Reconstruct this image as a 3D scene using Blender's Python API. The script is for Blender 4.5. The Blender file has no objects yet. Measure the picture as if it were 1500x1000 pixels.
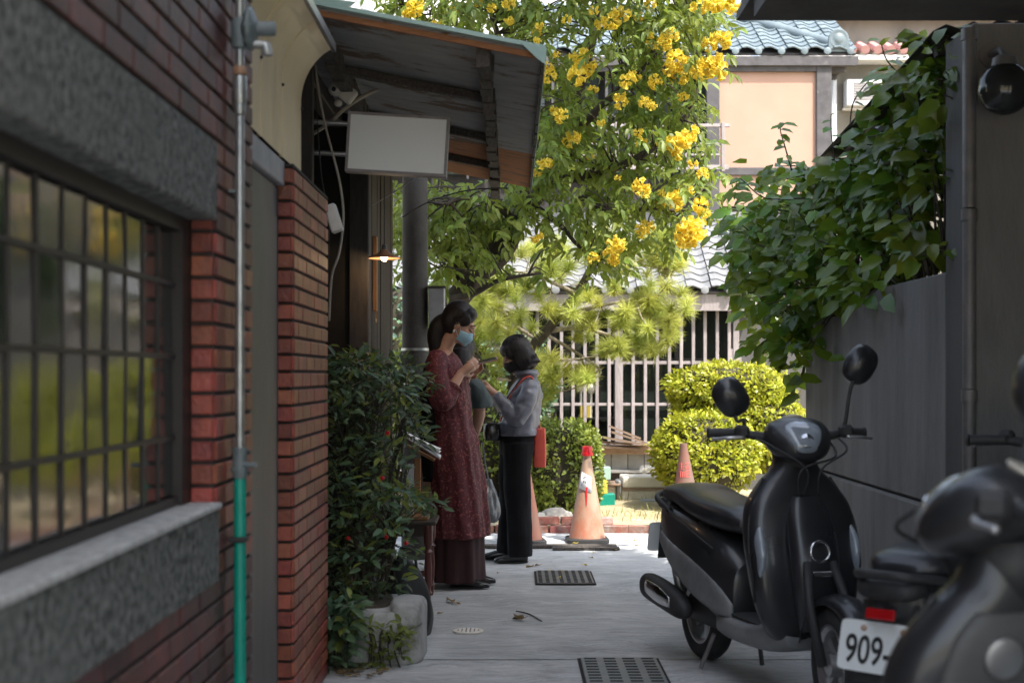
import bpy, bmesh, math, random
import numpy as np
from mathutils import Vector, Matrix, Euler, Quaternion, noise as mnoise
random.seed(7); np.random.seed(7)
R = math.radians
S = bpy.context.scene
COL = S.collection
# ------------------------------------------------------------------ camera
F = 50/36*1500
CAMZ = 1.25
cam = bpy.data.cameras.new('camera'); camo = bpy.data.objects.new('camera', cam); COL.objects.link(camo)
cam.lens = 50; cam.sensor_width = 36; cam.shift_y = 50/1500
camo.location = (0, 0, CAMZ); camo.rotation_euler = (R(90), 0, 0)
cam.clip_start = 0.05; cam.clip_end = 2000
cam.dof.use_dof = True; cam.dof.focus_distance = 8.8; cam.dof.aperture_fstop = 3.2
S.camera = camo
# ------------------------------------------------------------------ sky + sun
SUN = Vector((.33, -.40, .855)).normalized()
elev = math.asin(SUN.z); az = math.atan2(SUN.x, SUN.y)
W = bpy.data.worlds.new('World'); S.world = W; W.use_nodes = True
nt = W.node_tree; bg = nt.nodes['Background']
sk = nt.nodes.new('ShaderNodeTexSky'); sk.sky_type = 'NISHITA'; sk.sun_disc = False
sk.sun_elevation = elev; sk.sun_rotation = az; sk.air_density = 1.2; sk.dust_density = 3.0; sk.ozone_density = 1.0
hz = nt.nodes.new('ShaderNodeHueSaturation'); hz.inputs['Saturation'].default_value = .62   # hazy, whitish sky
nt.links.new(sk.outputs[0], hz.inputs['Color']); nt.links.new(hz.outputs[0], bg.inputs[0]); bg.inputs[1].default_value = 0.15
sl = bpy.data.lights.new('sun', 'SUN'); sl.energy = 2.7; sl.angle = R(.55); sl.color = (1, .95, .87)
so = bpy.data.objects.new('sun', sl); COL.objects.link(so)
so.rotation_euler = (-SUN).to_track_quat('-Z', 'Y').to_euler(); so.location = (8, -8, 20)
S.view_settings.view_transform = 'Standard'; S.view_settings.look = 'None'
S.view_settings.exposure = 1.7; S.view_settings.gamma = 1; S.view_settings.use_curve_mapping = False

# ------------------------------------------------------------------ helpers
def P(px, py, Y):
    "a point of the photograph at distance Y"
    return Vector(((px-750)*Y/F, Y, CAMZ-(py-550)*Y/F))
def ground(px, py, z=0):
    Y = F*(CAMZ-z)/(py-550); return Vector(((px-750)*Y/F, Y, z))

MATS = {}
def M(name, c1, c2=None, scale=6, rough=.6, metal=0, bump=0, bscale=60, stretch=(1,1,1), lo=.35, hi=.65,
      ovar=0, ivar=0, hvar=0, spec=.5, coat=0, transl=None, tfac=.35, c3=None, scale3=1.5, lo3=.5, hi3=.6, rvar=0, emit=None, estr=0, bdist=.01, coords='P'):
    m = bpy.data.materials.new(name); m.use_nodes = True; MATS[name] = m
    n = m.node_tree.nodes; L = m.node_tree.links.new
    b = n['Principled BSDF']; out = n['Material Output']
    b.inputs['Roughness'].default_value = rough; b.inputs['Metallic'].default_value = metal
    b.inputs['Specular IOR Level'].default_value = spec
    if coat: b.inputs['Coat Weight'].default_value = coat; b.inputs['Coat Roughness'].default_value = .08
    if emit: b.inputs['Emission Color'].default_value = (*emit, 1); b.inputs['Emission Strength'].default_value = estr
    if coords == 'P':
        src = n.new('ShaderNodeNewGeometry').outputs['Position']
    else:
        src = n.new('ShaderNodeTexCoord').outputs['Object']
    mp = n.new('ShaderNodeMapping'); L(src, mp.inputs[0]); mp.inputs['Scale'].default_value = stretch
    if c2 is None: c2 = tuple(x*.8 for x in c1)
    nz = n.new('ShaderNodeTexNoise'); nz.inputs['Scale'].default_value = scale; nz.inputs['Detail'].default_value = 7; nz.inputs['Roughness'].default_value = .62
    L(mp.outputs[0], nz.inputs[0])
    cr = n.new('ShaderNodeValToRGB'); cr.color_ramp.elements[0].position = lo; cr.color_ramp.elements[1].position = hi
    cr.color_ramp.elements[0].color = (*c1, 1); cr.color_ramp.elements[1].color = (*c2, 1)
    L(nz.outputs[0], cr.inputs[0]); col = cr.outputs[0]
    if c3:
        n3 = n.new('ShaderNodeTexNoise'); n3.inputs['Scale'].default_value = scale3; n3.inputs['Detail'].default_value = 9; n3.inputs['Roughness'].default_value = .7
        L(mp.outputs[0], n3.inputs[0])
        r3 = n.new('ShaderNodeMapRange'); r3.inputs[1].default_value = lo3; r3.inputs[2].default_value = hi3; L(n3.outputs[0], r3.inputs[0])
        mx = n.new('ShaderNodeMix'); mx.data_type = 'RGBA'; L(r3.outputs[0], mx.inputs[0]); L(col, mx.inputs[6]); mx.inputs[7].default_value = (*c3, 1)
        col = mx.outputs[2]
    for kind, v in (('o', ovar), ('i', ivar)):
        if not v: continue
        rnd = n.new('ShaderNodeObjectInfo').outputs['Random'] if kind == 'o' else n.new('ShaderNodeNewGeometry').outputs['Random Per Island']
        hs = n.new('ShaderNodeHueSaturation')
        mr = n.new('ShaderNodeMapRange'); mr.inputs[3].default_value = 1-v; mr.inputs[4].default_value = 1+v; L(rnd, mr.inputs[0]); L(mr.outputs[0], hs.inputs['Value'])
        if hvar:
            mh = n.new('ShaderNodeMath'); mh.operation = 'MULTIPLY'; mh.inputs[1].default_value = 7.31; L(rnd, mh.inputs[0])
            fr = n.new('ShaderNodeMath'); fr.operation = 'FRACT'; L(mh.outputs[0], fr.inputs[0])
            m2 = n.new('ShaderNodeMapRange'); m2.inputs[3].default_value = .5-hvar; m2.inputs[4].default_value = .5+hvar; L(fr.outputs[0], m2.inputs[0]); L(m2.outputs[0], hs.inputs['Hue'])
        L(col, hs.inputs['Color']); col = hs.outputs[0]
    L(col, b.inputs['Base Color'])
    if rvar:
        mr = n.new('ShaderNodeMapRange'); mr.inputs[1].default_value = .3; mr.inputs[2].default_value = .7
        mr.inputs[3].default_value = max(0, rough-rvar); mr.inputs[4].default_value = min(1, rough+rvar); L(nz.outputs[0], mr.inputs[0]); L(mr.outputs[0], b.inputs['Roughness'])
    if bump:
        nb = n.new('ShaderNodeTexNoise'); nb.inputs['Scale'].default_value = bscale; nb.inputs['Detail'].default_value = 5; L(mp.outputs[0], nb.inputs[0])
        bp = n.new('ShaderNodeBump'); bp.inputs['Strength'].default_value = bump; bp.inputs['Distance'].default_value = bdist
        L(nb.outputs[0], bp.inputs['Height']); L(bp.outputs[0], b.inputs['Normal'])
    if transl:
        tr = n.new('ShaderNodeBsdfTranslucent')
        mm = n.new('ShaderNodeMix'); mm.data_type = 'RGBA'; mm.blend_type = 'MULTIPLY'; mm.inputs[0].default_value = 0
        hs2 = n.new('ShaderNodeMix'); hs2.data_type = 'RGBA'; hs2.inputs[0].default_value = .6
        L(col, hs2.inputs[6]); hs2.inputs[7].default_value = (*transl, 1); L(hs2.outputs[2], tr.inputs[0])
        ms = n.new('ShaderNodeMixShader'); ms.inputs[0].default_value = tfac; L(b.outputs[0], ms.inputs[1]); L(tr.outputs[0], ms.inputs[2]); L(ms.outputs[0], out.inputs[0])
    return m

def crom(pts, n=6):
    "smooth path through points; each point may carry extra numbers"
    pts = [np.array(p, float) for p in pts]
    if len(pts) < 3: return pts
    out = []
    for i in range(len(pts)-1):
        p0 = pts[max(i-1, 0)]; p1 = pts[i]; p2 = pts[i+1]; p3 = pts[min(i+2, len(pts)-1)]
        for k in range(n):
            t = k/n
            out.append(.5*((2*p1)+(-p0+p2)*t+(2*p0-5*p1+4*p2-p3)*t*t+(-p0+3*p1-3*p2+p3)*t**3))
    out.append(pts[-1]); return out

class MB:
    def __init__(s): s.v = []; s.f = []
    def add(s, vs, fs):
        o = len(s.v); s.v += [tuple(v) for v in vs]; s.f += [tuple(i+o for i in f) for f in fs]; return s
    def box(s, c, d, rot=None, bev=0):
        x, y, z = (q/2 for q in d)
        if bev:
            b = min(bev, x*.49, y*.49, z*.49)
            bm = bmesh.new(); bmesh.ops.create_cube(bm, size=1)
            for v in bm.verts: v.co = Vector((v.co.x*2*x, v.co.y*2*y, v.co.z*2*z))
            bmesh.ops.bevel(bm, geom=bm.edges[:], offset=b, segments=1, affect='EDGES')
            bm.verts.index_update(); vs = [v.co.copy() for v in bm.verts]; fs = [[v.index for v in f.verts] for f in bm.faces]
            bm.verts.ensure_lookup_table(); bm.free()
        else:
            vs = [Vector((a*x, b*y, e*z)) for a in (-1, 1) for b in (-1, 1) for e in (-1, 1)]
            fs = [(0,1,3,2), (4,6,7,5), (0,4,5,1), (2,3,7,6), (0,2,6,4), (1,5,7,3)]
        if rot is not None:
            q = Euler(rot).to_matrix(); vs = [q@v for v in vs]
        c = Vector(c); return s.add([v+c for v in vs], fs)
    def b2(s, lo, hi, bev=0):
        lo = Vector(lo); hi = Vector(hi); return s.box((lo+hi)/2, hi-lo, bev=bev)
    def bar(s, p0, p1, w, h, up=(0,0,1)):
        p0 = Vector(p0); p1 = Vector(p1); d = (p1-p0); L = d.length; d.normalize()
        u = Vector(up); a = d.cross(u)
        if a.length < 1e-4: a = d.cross(Vector((1,0,0)))
        a.normalize(); u = a.cross(d)
        vs = [p+a*w/2*i+u*h/2*j for p in (p0, p1) for i in (-1, 1) for j in (-1, 1)]
        return s.add(vs, [(0,1,3,2), (4,6,7,5), (0,4,5,1), (2,3,7,6), (0,2,6,4), (1,5,7,3)])
    def tube(s, pts, r, n=8, sm=0, cap=True, flat=1):
        if not hasattr(r, '__len__'): r = [r]*len(pts)
        q = [(*p, rr) for p, rr in zip(pts, r)]
        if sm: q = crom(q, sm)
        pp = [Vector(a[:3]) for a in q]; rr = [a[3] for a in q]; vs = []; fs = []
        nrm = None
        for i, p in enumerate(pp):
            t = (pp[min(i+1, len(pp)-1)]-pp[max(i-1, 0)])
            if t.length < 1e-9: t = Vector((0,0,1))
            t.normalize()
            if nrm is None:
                nrm = t.orthogonal().normalized() if abs(t.z) > .99 else t.cross(Vector((0,0,1))).normalized()
            else:
                nrm = (nrm-t*nrm.dot(t))
                nrm = nrm.normalized() if nrm.length > 1e-6 else t.orthogonal().normalized()
            bn = t.cross(nrm)
            for k in range(n):
                a = 2*math.pi*k/n; vs.append(p+(nrm*math.cos(a)+bn*math.sin(a)*flat)*rr[i])
        for i in range(len(pp)-1):
            for k in range(n):
                k2 = (k+1) % n; fs.append((i*n+k, i*n+k2, (i+1)*n+k2, (i+1)*n+k))
        if cap: fs += [tuple(range(n))[::-1], tuple(range((len(pp)-1)*n, len(pp)*n))]
        return s.add(vs, fs)
    def lathe(s, prof, n=16, mat=None, cap=True, ang=2*math.pi):
        "profile of (radius, height) round z"
        vs = []; fs = []; m = mat or Matrix()
        full = abs(ang-2*math.pi) < 1e-6; cnt = n if full else n+1
        for r, z in prof:
            for k in range(cnt):
                a = ang*k/n; vs.append(m@Vector((r*math.cos(a), r*math.sin(a), z)))
        for i in range(len(prof)-1):
            for k in range(n if full else n):
                k2 = (k+1) % cnt; fs.append((i*cnt+k, i*cnt+k2, (i+1)*cnt+k2, (i+1)*cnt+k))
        if cap and full: fs += [tuple(range(n))[::-1], tuple(range((len(prof)-1)*n, len(prof)*n))]
        return s.add(vs, fs)
    def ell(s, c, r, n=14, m=9, rot=None):
        q = Euler(rot).to_matrix() if rot else Matrix.Identity(3); c = Vector(c); vs = []; fs = []
        for i in range(m+1):
            th = math.pi*i/m
            for k in range(n):
                a = 2*math.pi*k/n
                vs.append(c+q@Vector((r[0]*math.sin(th)*math.cos(a), r[1]*math.sin(th)*math.sin(a), r[2]*math.cos(th))))
        for i in range(m):
            for k in range(n):
                k2 = (k+1) % n; fs.append((i*n+k, (i+1)*n+k, (i+1)*n+k2, i*n+k2))
        return s.add(vs, fs)
    def loft(s, rings, n=24, sm=0, cap=True, axis='z', fold=None, ex=2):
        "rings (t, cu, cv, ru, rv[, exponent]) across the axis; smooth between"
        rg = [tuple(r)+((ex,) if len(r) == 5 else ()) for r in rings]
        if sm: rg = [tuple(x) for x in crom(rg, sm)]
        vs = []; fs = []
        for i, (t, cu, cv, ru, rv, e) in enumerate(rg):
            for k in range(n):
                a = 2*math.pi*k/n; ca, sa = math.cos(a), math.sin(a)
                u = math.copysign(abs(ca)**(2/e), ca); v = math.copysign(abs(sa)**(2/e), sa)
                g = fold(i/(len(rg)-1), a) if fold else 1
                u = cu+ru*u*g; v = cv+rv*v*g
                vs.append({'z': (u, v, t), 'x': (t, u, v), 'y': (u, t, v)}[axis])
        for i in range(len(rg)-1):
            for k in range(n):
                k2 = (k+1) % n; fs.append((i*n+k, i*n+k2, (i+1)*n+k2, (i+1)*n+k))
        if cap: fs += [tuple(range(n))[::-1], tuple(range((len(rg)-1)*n, len(rg)*n))]
        return s.add(vs, fs)
    def prism(s, poly, h, mat=None):
        "polygon in xy, extruded along z by h"
        m = mat or Matrix(); n = len(poly)
        vs = [m@Vector((x, y, 0)) for x, y in poly]+[m@Vector((x, y, h)) for x, y in poly]
        return s.add(vs, [tuple(range(n))[::-1], tuple(range(n, 2*n))]+[(i, (i+1) % n, n+(i+1) % n, n+i) for i in range(n)])
    def xf(s, mat):
        s.v = [tuple(mat@Vector(v)) for v in s.v]; return s
    def mesh(s, name, smooth=False):
        me = bpy.data.meshes.new(name); me.from_pydata(s.v, [], s.f); me.update()
        if smooth: me.shade_smooth() if hasattr(me, 'shade_smooth') else None
        return me
    def build(s, name, mat, parent=None, smooth=False, org=None, at=None, world=False, voxel=0, smit=4, fixn=True, angle=None, solid=0):
        """one mesh object. parent: vertices are in the parent's frame (world=True: in world frame).
        top-level: org moves the origin"""
        off = Vector((0, 0, 0))
        if parent is not None and world:
            off = Vector(parent.location)
            if parent.parent is not None: off = off+Vector(parent.parent.location)
        elif parent is None and org is not None: off = Vector(org)
        if off.length: s.v = [tuple(Vector(v)-off) for v in s.v]
        me = s.mesh(name)
        if fixn:
            bm = bmesh.new(); bm.from_mesh(me); bmesh.ops.recalc_face_normals(bm, faces=bm.faces[:]); bm.to_mesh(me); bm.free()
        if smooth:
            me.polygons.foreach_set('use_smooth', [True]*len(me.polygons))
            if angle: me.set_sharp_from_angle(angle=R(angle))
        o = bpy.data.objects.new(name, me); COL.objects.link(o)
        if mat: me.materials.append(MATS[mat])
        if parent is not None: o.parent = parent
        elif org is not None: o.location = org
        elif at is not None: o.location = at
        if voxel:
            r = o.modifiers.new('fuse', 'REMESH'); r.mode = 'VOXEL'; r.voxel_size = voxel; r.use_smooth_shade = True
            if smit:
                q = o.modifiers.new('smooth', 'SMOOTH'); q.factor = .5; q.iterations = smit
        if solid:
            q = o.modifiers.new('thick', 'SOLIDIFY'); q.thickness = solid; q.offset = 0
        return o
def thing(name, label, cat, loc=(0,0,0), rotz=0, group=None):
    o = bpy.data.objects.new(name, None); COL.objects.link(o); o.empty_display_size = .1
    o.location = loc; o.rotation_euler = (0, 0, rotz); o['label'] = label; o['category'] = cat
    if group: o['group'] = group
    return o
def tag(o, label, cat, group=None):
    o['label'] = label; o['category'] = cat
    if group: o['group'] = group
    return o
def struct(o): o['kind'] = 'structure'; return o
def stuff(o): o['kind'] = 'stuff'; return o
def inst(name, me, parent, loc=(0,0,0), rot=None, scale=None):
    o = bpy.data.objects.new(name, me); COL.objects.link(o); o.parent = parent; o.location = loc
    if rot is not None:
        o.rotation_mode = 'QUATERNION' if isinstance(rot, Quaternion) else 'XYZ'
        if isinstance(rot, Quaternion): o.rotation_quaternion = rot
        else: o.rotation_euler = rot
    if scale is not None: o.scale = (scale,)*3 if not hasattr(scale, '__len__') else scale
    return o
def meshof(mb, name, mat, smooth=False, fixn=True):
    me = mb.mesh(name); me.materials.append(MATS[mat])
    if fixn:
        bm = bmesh.new(); bm.from_mesh(me); bmesh.ops.recalc_face_normals(bm, faces=bm.faces[:]); bm.to_mesh(me); bm.free()
    if smooth: me.polygons.foreach_set('use_smooth', [True]*len(me.polygons))
    return me
def copy_tree(o, parent=None):
    c = o.copy(); COL.objects.link(c); c.parent = parent
    for ch in list(o.children): copy_tree(ch, c)
    return c
def frame(d, up=(0,0,1), roll=0):
    "matrix whose y axis runs along d and whose z axis is the leaf's face"
    d = Vector(d).normalized(); u = Vector(up); x = d.cross(u)
    if x.length < 1e-4: x = Vector((1, 0, 0))
    x.normalize(); z = x.cross(d)
    m = Matrix((x, d, z)).transposed()
    return m@Matrix.Rotation(roll, 3, 'Y') if roll else m

# leaves: base at origin, along +y
def leafmesh(w=.3, fold=.12, droop=.15, pos=.4):
    y1, y2 = pos*.55, pos+.3
    v = [(0,0,0), (-w*.42,y1,fold*.5*w*2), (0,y1,0), (w*.42,y1,fold*.5*w*2), (-w*.40,y2,fold*.4*w*2-droop*.35), (0,y2,-droop*.4), (w*.40,y2,fold*.4*w*2-droop*.35), (0,1,-droop)]
    v[1:1] = []
    return v, [(0,2,1), (0,3,2), (1,2,5,4), (2,3,6,5), (4,5,7), (5,6,7)]
def leaves(root, items, mat, shape, name='leaf', nobj=300, stuffname='foliage', key=None, variants=2):
    """items: list of (position, 3x3 matrix, size) in the root's frame. the nobj nearest become parts, the rest one mesh"""
    if key: items = sorted(items, key=key)
    lv, lf = shape
    mb = MB(); mb.v = list(lv); mb.f = list(lf)
    if nobj:
        me = meshof(mb, name, mat, smooth=True, fixn=False)
        for p, m, s in items[:nobj]:
            inst(name, me, root, p, m.to_quaternion(), s)
    rest = items[nobj:]
    if rest:
        A = np.array(lv); mats = np.array([[list(r) for r in m] for _, m, _ in rest]); pos = np.array([list(p) for p, _, _ in rest]); sc = np.array([s for _, _, s in rest])
        V = np.einsum('nij,kj->nki', mats, A)*sc[:, None, None]+pos[:, None, :]
        n = len(rest); k = len(A); off = np.arange(n)*k
        allf = []
        fa = [np.array(f) for f in lf]
        for f in fa: allf.append((f[None, :]+off[:, None]))
        me = bpy.data.meshes.new(stuffname)
        me.vertices.add(n*k); me.vertices.foreach_set('co', V.reshape(-1))
        loops = np.concatenate([a.reshape(-1) for a in allf]); starts = []; tot = []; c = 0
        for a in allf:
            L = a.shape[1]; starts.append(c+np.arange(n)*L); tot.append(np.full(n, L)); c += n*L
        me.loops.add(len(loops)); me.loops.foreach_set('vertex_index', loops.astype(np.int32))
        st = np.concatenate(starts); me.polygons.add(len(st)); me.polygons.foreach_set('loop_start', st.astype(np.int32)); me.polygons.foreach_set('loop_total', np.concatenate(tot).astype(np.int32))
        me.polygons.foreach_set('use_smooth', np.ones(len(st), bool))
        me.update(calc_edges=True); me.validate(); me.materials.append(MATS[mat])
        o = bpy.data.objects.new(stuffname, me); COL.objects.link(o); o.parent = root; stuff(o)
        return o
def inpoly(x, y, poly):
    r = False; j = len(poly)-1
    for i in range(len(poly)):
        xi, yi = poly[i]; xj, yj = poly[j]
        if (yi > y) != (yj > y) and x < (xj-xi)*(y-yi)/(yj-yi)+xi: r = not r
        j = i
    return r
def rdir(zlo=-1, zhi=1):
    z = random.uniform(zlo, zhi); a = random.uniform(0, 6.283); q = math.sqrt(max(0, 1-z*z)); return Vector((q*math.cos(a), q*math.sin(a), z))
U = random.uniform
# ------------------------------------------------------------------ materials
M('brick', (.33,.085,.05), (.20,.05,.035), scale=14, rough=.42, bump=.35, bscale=90, ovar=.32, hvar=.012, c3=(.10,.035,.035), scale3=5, lo3=.55, hi3=.75)
M('brick_maroon', (.15,.042,.036), (.09,.032,.032), scale=12, rough=.5, bump=.25, bscale=80, ovar=.45, hvar=.012, c3=(.055,.034,.036), scale3=3.5, lo3=.48, hi3=.70)
M('mortar', (.03,.028,.028), (.055,.05,.048), scale=20, rough=.9)
M('granite', (.23,.24,.23), (.04,.044,.042), scale=42, rough=.8, bump=.8, bscale=120, lo=.40, hi=.60, c3=(.14,.15,.14), scale3=3, lo3=.45, hi3=.7)
M('sill_top', (.62,.63,.62), (.36,.37,.37), scale=45, rough=.75, bump=.6, bscale=120)
M('window_frame', (.035,.03,.028), rough=.5, scale=20)
M('dark_glass', (.018,.022,.022), (.035,.04,.04), rough=.09, rvar=.05, spec=.5, scale=6, bump=.05, bscale=11)
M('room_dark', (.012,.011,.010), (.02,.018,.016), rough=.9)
M('door_paint', (.085,.082,.078), (.12,.115,.11), scale=5, rough=.5, stretch=(1,1,.3), bump=.08)
M('header_metal', (.27,.28,.30), (.36,.37,.39), scale=9, rough=.5)
M('steel', (.50,.53,.53), (.34,.36,.36), scale=16, rough=.38, metal=.75, c3=(.30,.17,.10), scale3=7, lo3=.68, hi3=.78)
M('grey_paint', (.16,.20,.21), (.11,.14,.15), scale=12, rough=.45, c3=(.25,.15,.09), scale3=8, lo3=.68, hi3=.8)
M('rust', (.26,.11,.05), (.40,.30,.22), scale=25, rough=.8)
M('green_pipe', (.0,.30,.215), (.0,.24,.175), scale=6, rough=.45, bump=.05)
M('black_rubber', (.018,.018,.019), (.03,.03,.03), rough=.65, scale=20)
M('cream', (.74,.60,.37), (.66,.53,.31), scale=3.5, rough=.42, stretch=(1,1,.35), c3=(.46,.33,.16), scale3=2.2, lo3=.55, hi3=.75, bump=.03, bscale=12)
M('aluminium', (.62,.63,.63), (.5,.51,.52), rough=.3, metal=.85, scale=12)
M('peel_wood', (.27,.27,.265), (.20,.20,.197), scale=3, rough=.85, stretch=(1.6,4,4), bump=.3, bscale=25, c3=(.12,.075,.045), scale3=1.5, lo3=.56, hi3=.61)
M('bare_wood', (.34,.145,.055), (.24,.095,.04), scale=7, rough=.85, stretch=(1.2,9,9), bump=.4, bscale=30, c3=(.07,.055,.05), scale3=1.7, lo3=.54, hi3=.64)
M('old_timber', (.10,.085,.07), (.045,.04,.036), scale=9, rough=.9, stretch=(9,1,9), bump=.5, bscale=30, c3=(.2,.18,.15), scale3=5, lo3=.6, hi3=.7)
M('green_sheet', (.30,.46,.41), (.40,.55,.50), scale=7, rough=.5, c3=(.14,.24,.21), scale3=4, lo3=.6, hi3=.75)
M('sign_white', (.88,.90,.88), (.84,.87,.86), scale=2.2, rough=.35)
M('sign_frame', (.32,.30,.30), (.22,.20,.20), scale=15, rough=.5)
M('white_plastic', (.62,.61,.57), (.5,.49,.45), scale=9, rough=.5)
M('cable', (.42,.38,.32), (.3,.27,.23), rough=.6)
M('concrete_post', (.075,.072,.066), (.05,.048,.045), scale=8, rough=.9, bump=.3, bscale=50, c3=(.03,.03,.027), scale3=2, lo3=.5, hi3=.75)
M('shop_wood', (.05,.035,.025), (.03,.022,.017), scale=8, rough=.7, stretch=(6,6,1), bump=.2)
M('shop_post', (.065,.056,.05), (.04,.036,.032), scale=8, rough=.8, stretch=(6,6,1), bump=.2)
M('orange_wood', (.36,.17,.06), (.26,.115,.04), scale=9, rough=.55, stretch=(8,8,1))
M('lamp_shade', (.52,.27,.15), (.45,.22,.12), rough=.35, scale=5)
M('bulb', (1,.85,.6), rough=.3, emit=(1,.72,.42), estr=9)
M('concrete', (.54,.55,.55), (.40,.41,.415), scale=2.6, rough=.88, stretch=(1,1.5,1), bump=.5, bscale=38, c3=(.25,.255,.255), scale3=.8, lo3=.48, hi3=.80, bdist=.006)
M('kerb_concrete', (.40,.385,.36), (.28,.27,.255), scale=9, rough=.9, bump=.4, bscale=50, c3=(.15,.15,.12), scale3=4, lo3=.5, hi3=.7)
M('planter_concrete', (.46,.46,.44), (.34,.34,.33), scale=7, rough=.9, bump=.5, bscale=35, c3=(.15,.15,.12), scale3=4, lo3=.52, hi3=.7)
M('soil', (.10,.075,.05), (.05,.04,.03), scale=12, rough=1, bump=.8, bscale=40)
M('dry_ground', (.44,.36,.23), (.34,.28,.17), scale=5, rough=1, bump=.9, bscale=30, c3=(.24,.2,.11), scale3=2, lo3=.5, hi3=.7)
M('iron', (.15,.148,.15), (.20,.19,.185), scale=14, rough=.55, metal=.4, bump=.2, c3=(.17,.13,.11), scale3=5, lo3=.55, hi3=.7)
M('iron_blue', (.17,.19,.215), (.22,.235,.25), scale=14, rough=.5, metal=.3, bump=.2)
M('hole', (.02,.02,.02), rough=1)
M('edging_brick', (.32,.12,.085), (.22,.09,.065), scale=12, rough=.9, bump=.5, ovar=.4, hvar=.02, c3=(.34,.29,.25), scale3=5, lo3=.5, hi3=.7)
M('rock', (.52,.48,.42), (.34,.31,.27), scale=7, rough=.9, bump=.5, bscale=20, ovar=.2)
M('cone_orange', (.46,.135,.07), (.38,.13,.075), scale=5, rough=.6, stretch=(1,1,.6), c3=(.38,.27,.19), scale3=2.5, lo3=.42, hi3=.60, bump=.08)
M('cone_faded', (.22,.085,.058), (.17,.07,.05), scale=8, rough=.75, c3=(.15,.115,.09), scale3=4, lo3=.45, hi3=.7, bump=.1)
M('red_plastic', (.55,.012,.02), (.48,.01,.016), rough=.3)
M('red_paint', (.60,.11,.10), (.5,.09,.08), rough=.8)
M('paper', (.78,.78,.78), (.7,.7,.72), rough=.8)
M('ink', (.08,.08,.10), rough=.8)
M('white_stone', (.78,.74,.66), (.66,.62,.54), scale=6, rough=.85, bump=.3, c3=(.42,.38,.31), scale3=3, lo3=.6, hi3=.75)
M('lattice_paint', (.34,.30,.30), (.25,.22,.22), scale=9, rough=.7, stretch=(6,6,1), bump=.15, c3=(.44,.40,.40), scale3=4, lo3=.55, hi3=.75, ovar=.12)
M('house_timber', (.10,.095,.10), (.065,.062,.065), scale=9, rough=.8, bump=.15, c3=(.22,.21,.2), scale3=5, lo3=.62, hi3=.76)
M('house_dark', (.035,.033,.033), (.05,.046,.045), scale=9, rough=.85)
M('house_glass', (.015,.02,.018), (.022,.028,.024), rough=.05, spec=.6)
M('curtain', (.05,.065,.06), (.035,.045,.042), scale=20, stretch=(4,4,.3), rough=.9)
M('deck_grey', (.30,.30,.30), (.23,.23,.23), scale=8, rough=.8, ovar=.15)
M('plank_wood', (.34,.24,.17), (.22,.15,.11), scale=8, rough=.85, stretch=(2,8,8), bump=.3, ovar=.25)
M('peach', (.45,.285,.215), (.42,.262,.196), scale=2.2, rough=.85, bump=.06, c3=(.40,.245,.18), scale3=1.4, lo3=.58, hi3=.8)
M('tile_grey', (.235,.24,.25), (.17,.175,.185), scale=7, rough=.5, ovar=.14, bump=.12, bscale=40, c3=(.32,.32,.325), scale3=3, lo3=.6, hi3=.75)
M('tile_blue', (.17,.215,.235), (.12,.155,.175), scale=6, rough=.42, ovar=.14, bump=.1, c3=(.26,.30,.31), scale3=3, lo3=.55, hi3=.75)
M('far_wall', (.24,.225,.19), (.17,.16,.135), scale=2.2, rough=.9, c3=(.11,.10,.085), scale3=1.2, lo3=.5, hi3=.75, stretch=(1,1,.4))
M('far_white', (.80,.80,.79), (.72,.72,.72), scale=.8, rough=.85)
M('pink_roof', (.55,.30,.28), (.45,.24,.22), rough=.7)
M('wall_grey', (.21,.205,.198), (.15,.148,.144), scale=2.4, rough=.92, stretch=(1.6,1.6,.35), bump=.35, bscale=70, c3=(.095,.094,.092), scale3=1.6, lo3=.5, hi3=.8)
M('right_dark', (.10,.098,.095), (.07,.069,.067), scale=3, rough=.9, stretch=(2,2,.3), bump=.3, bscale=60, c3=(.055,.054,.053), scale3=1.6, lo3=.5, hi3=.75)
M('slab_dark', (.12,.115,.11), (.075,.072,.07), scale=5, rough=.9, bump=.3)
M('bark', (.075,.058,.042), (.035,.028,.022), scale=18, rough=.95, bump=.9, bscale=30, stretch=(1,1,.35))
M('bark_pale', (.42,.36,.28), (.20,.16,.12), scale=16, rough=.95, bump=.8, bscale=30)
M('leaf_tree', (.085,.145,.026), (.15,.20,.035), scale=1.5, rough=.48, ivar=.45, ovar=.3, hvar=.025, transl=(.34,.42,.045), tfac=.42)
M('leaf_vine', (.040,.10,.012), (.115,.175,.016), scale=1.4, rough=.28, ivar=.40, ovar=.45, hvar=.03, transl=(.30,.36,.03), tfac=.38)
M('leaf_shrub', (.075,.15,.095), (.12,.19,.085), scale=5, rough=.5, ivar=.4, ovar=.4, hvar=.03, transl=(.12,.2,.04), tfac=.22)
M('leaf_young', (.20,.23,.05), (.13,.18,.04), scale=5, rough=.45, ivar=.3, ovar=.3, transl=(.3,.35,.06), tfac=.35)
M('leaf_gold', (.42,.42,.03), (.30,.33,.025), scale=3, rough=.40, ivar=.4, hvar=.02, transl=(.45,.48,.04), tfac=.35)
M('leaf_hedge', (.26,.30,.042), (.12,.17,.03), scale=3, rough=.38, ivar=.5, hvar=.02, transl=(.3,.38,.05), tfac=.3)
M('shade_core', (.045,.038,.022), (.025,.022,.013), scale=12, rough=.9)  # dark brown that paints in the shade deep inside the shrubs
M('petal', (.86,.68,.085), (.80,.60,.06), scale=9, rough=.5, ovar=.08, ivar=.12, transl=(.9,.72,.05), tfac=.35)
M('needle', (.48,.50,.11), (.34,.39,.08), scale=2, rough=.45, ovar=.35, hvar=.02, transl=(.60,.64,.14), tfac=.35)
M('dead_leaf', (.30,.20,.075), (.2,.13,.05), scale=20, rough=.8, ovar=.4)
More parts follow.
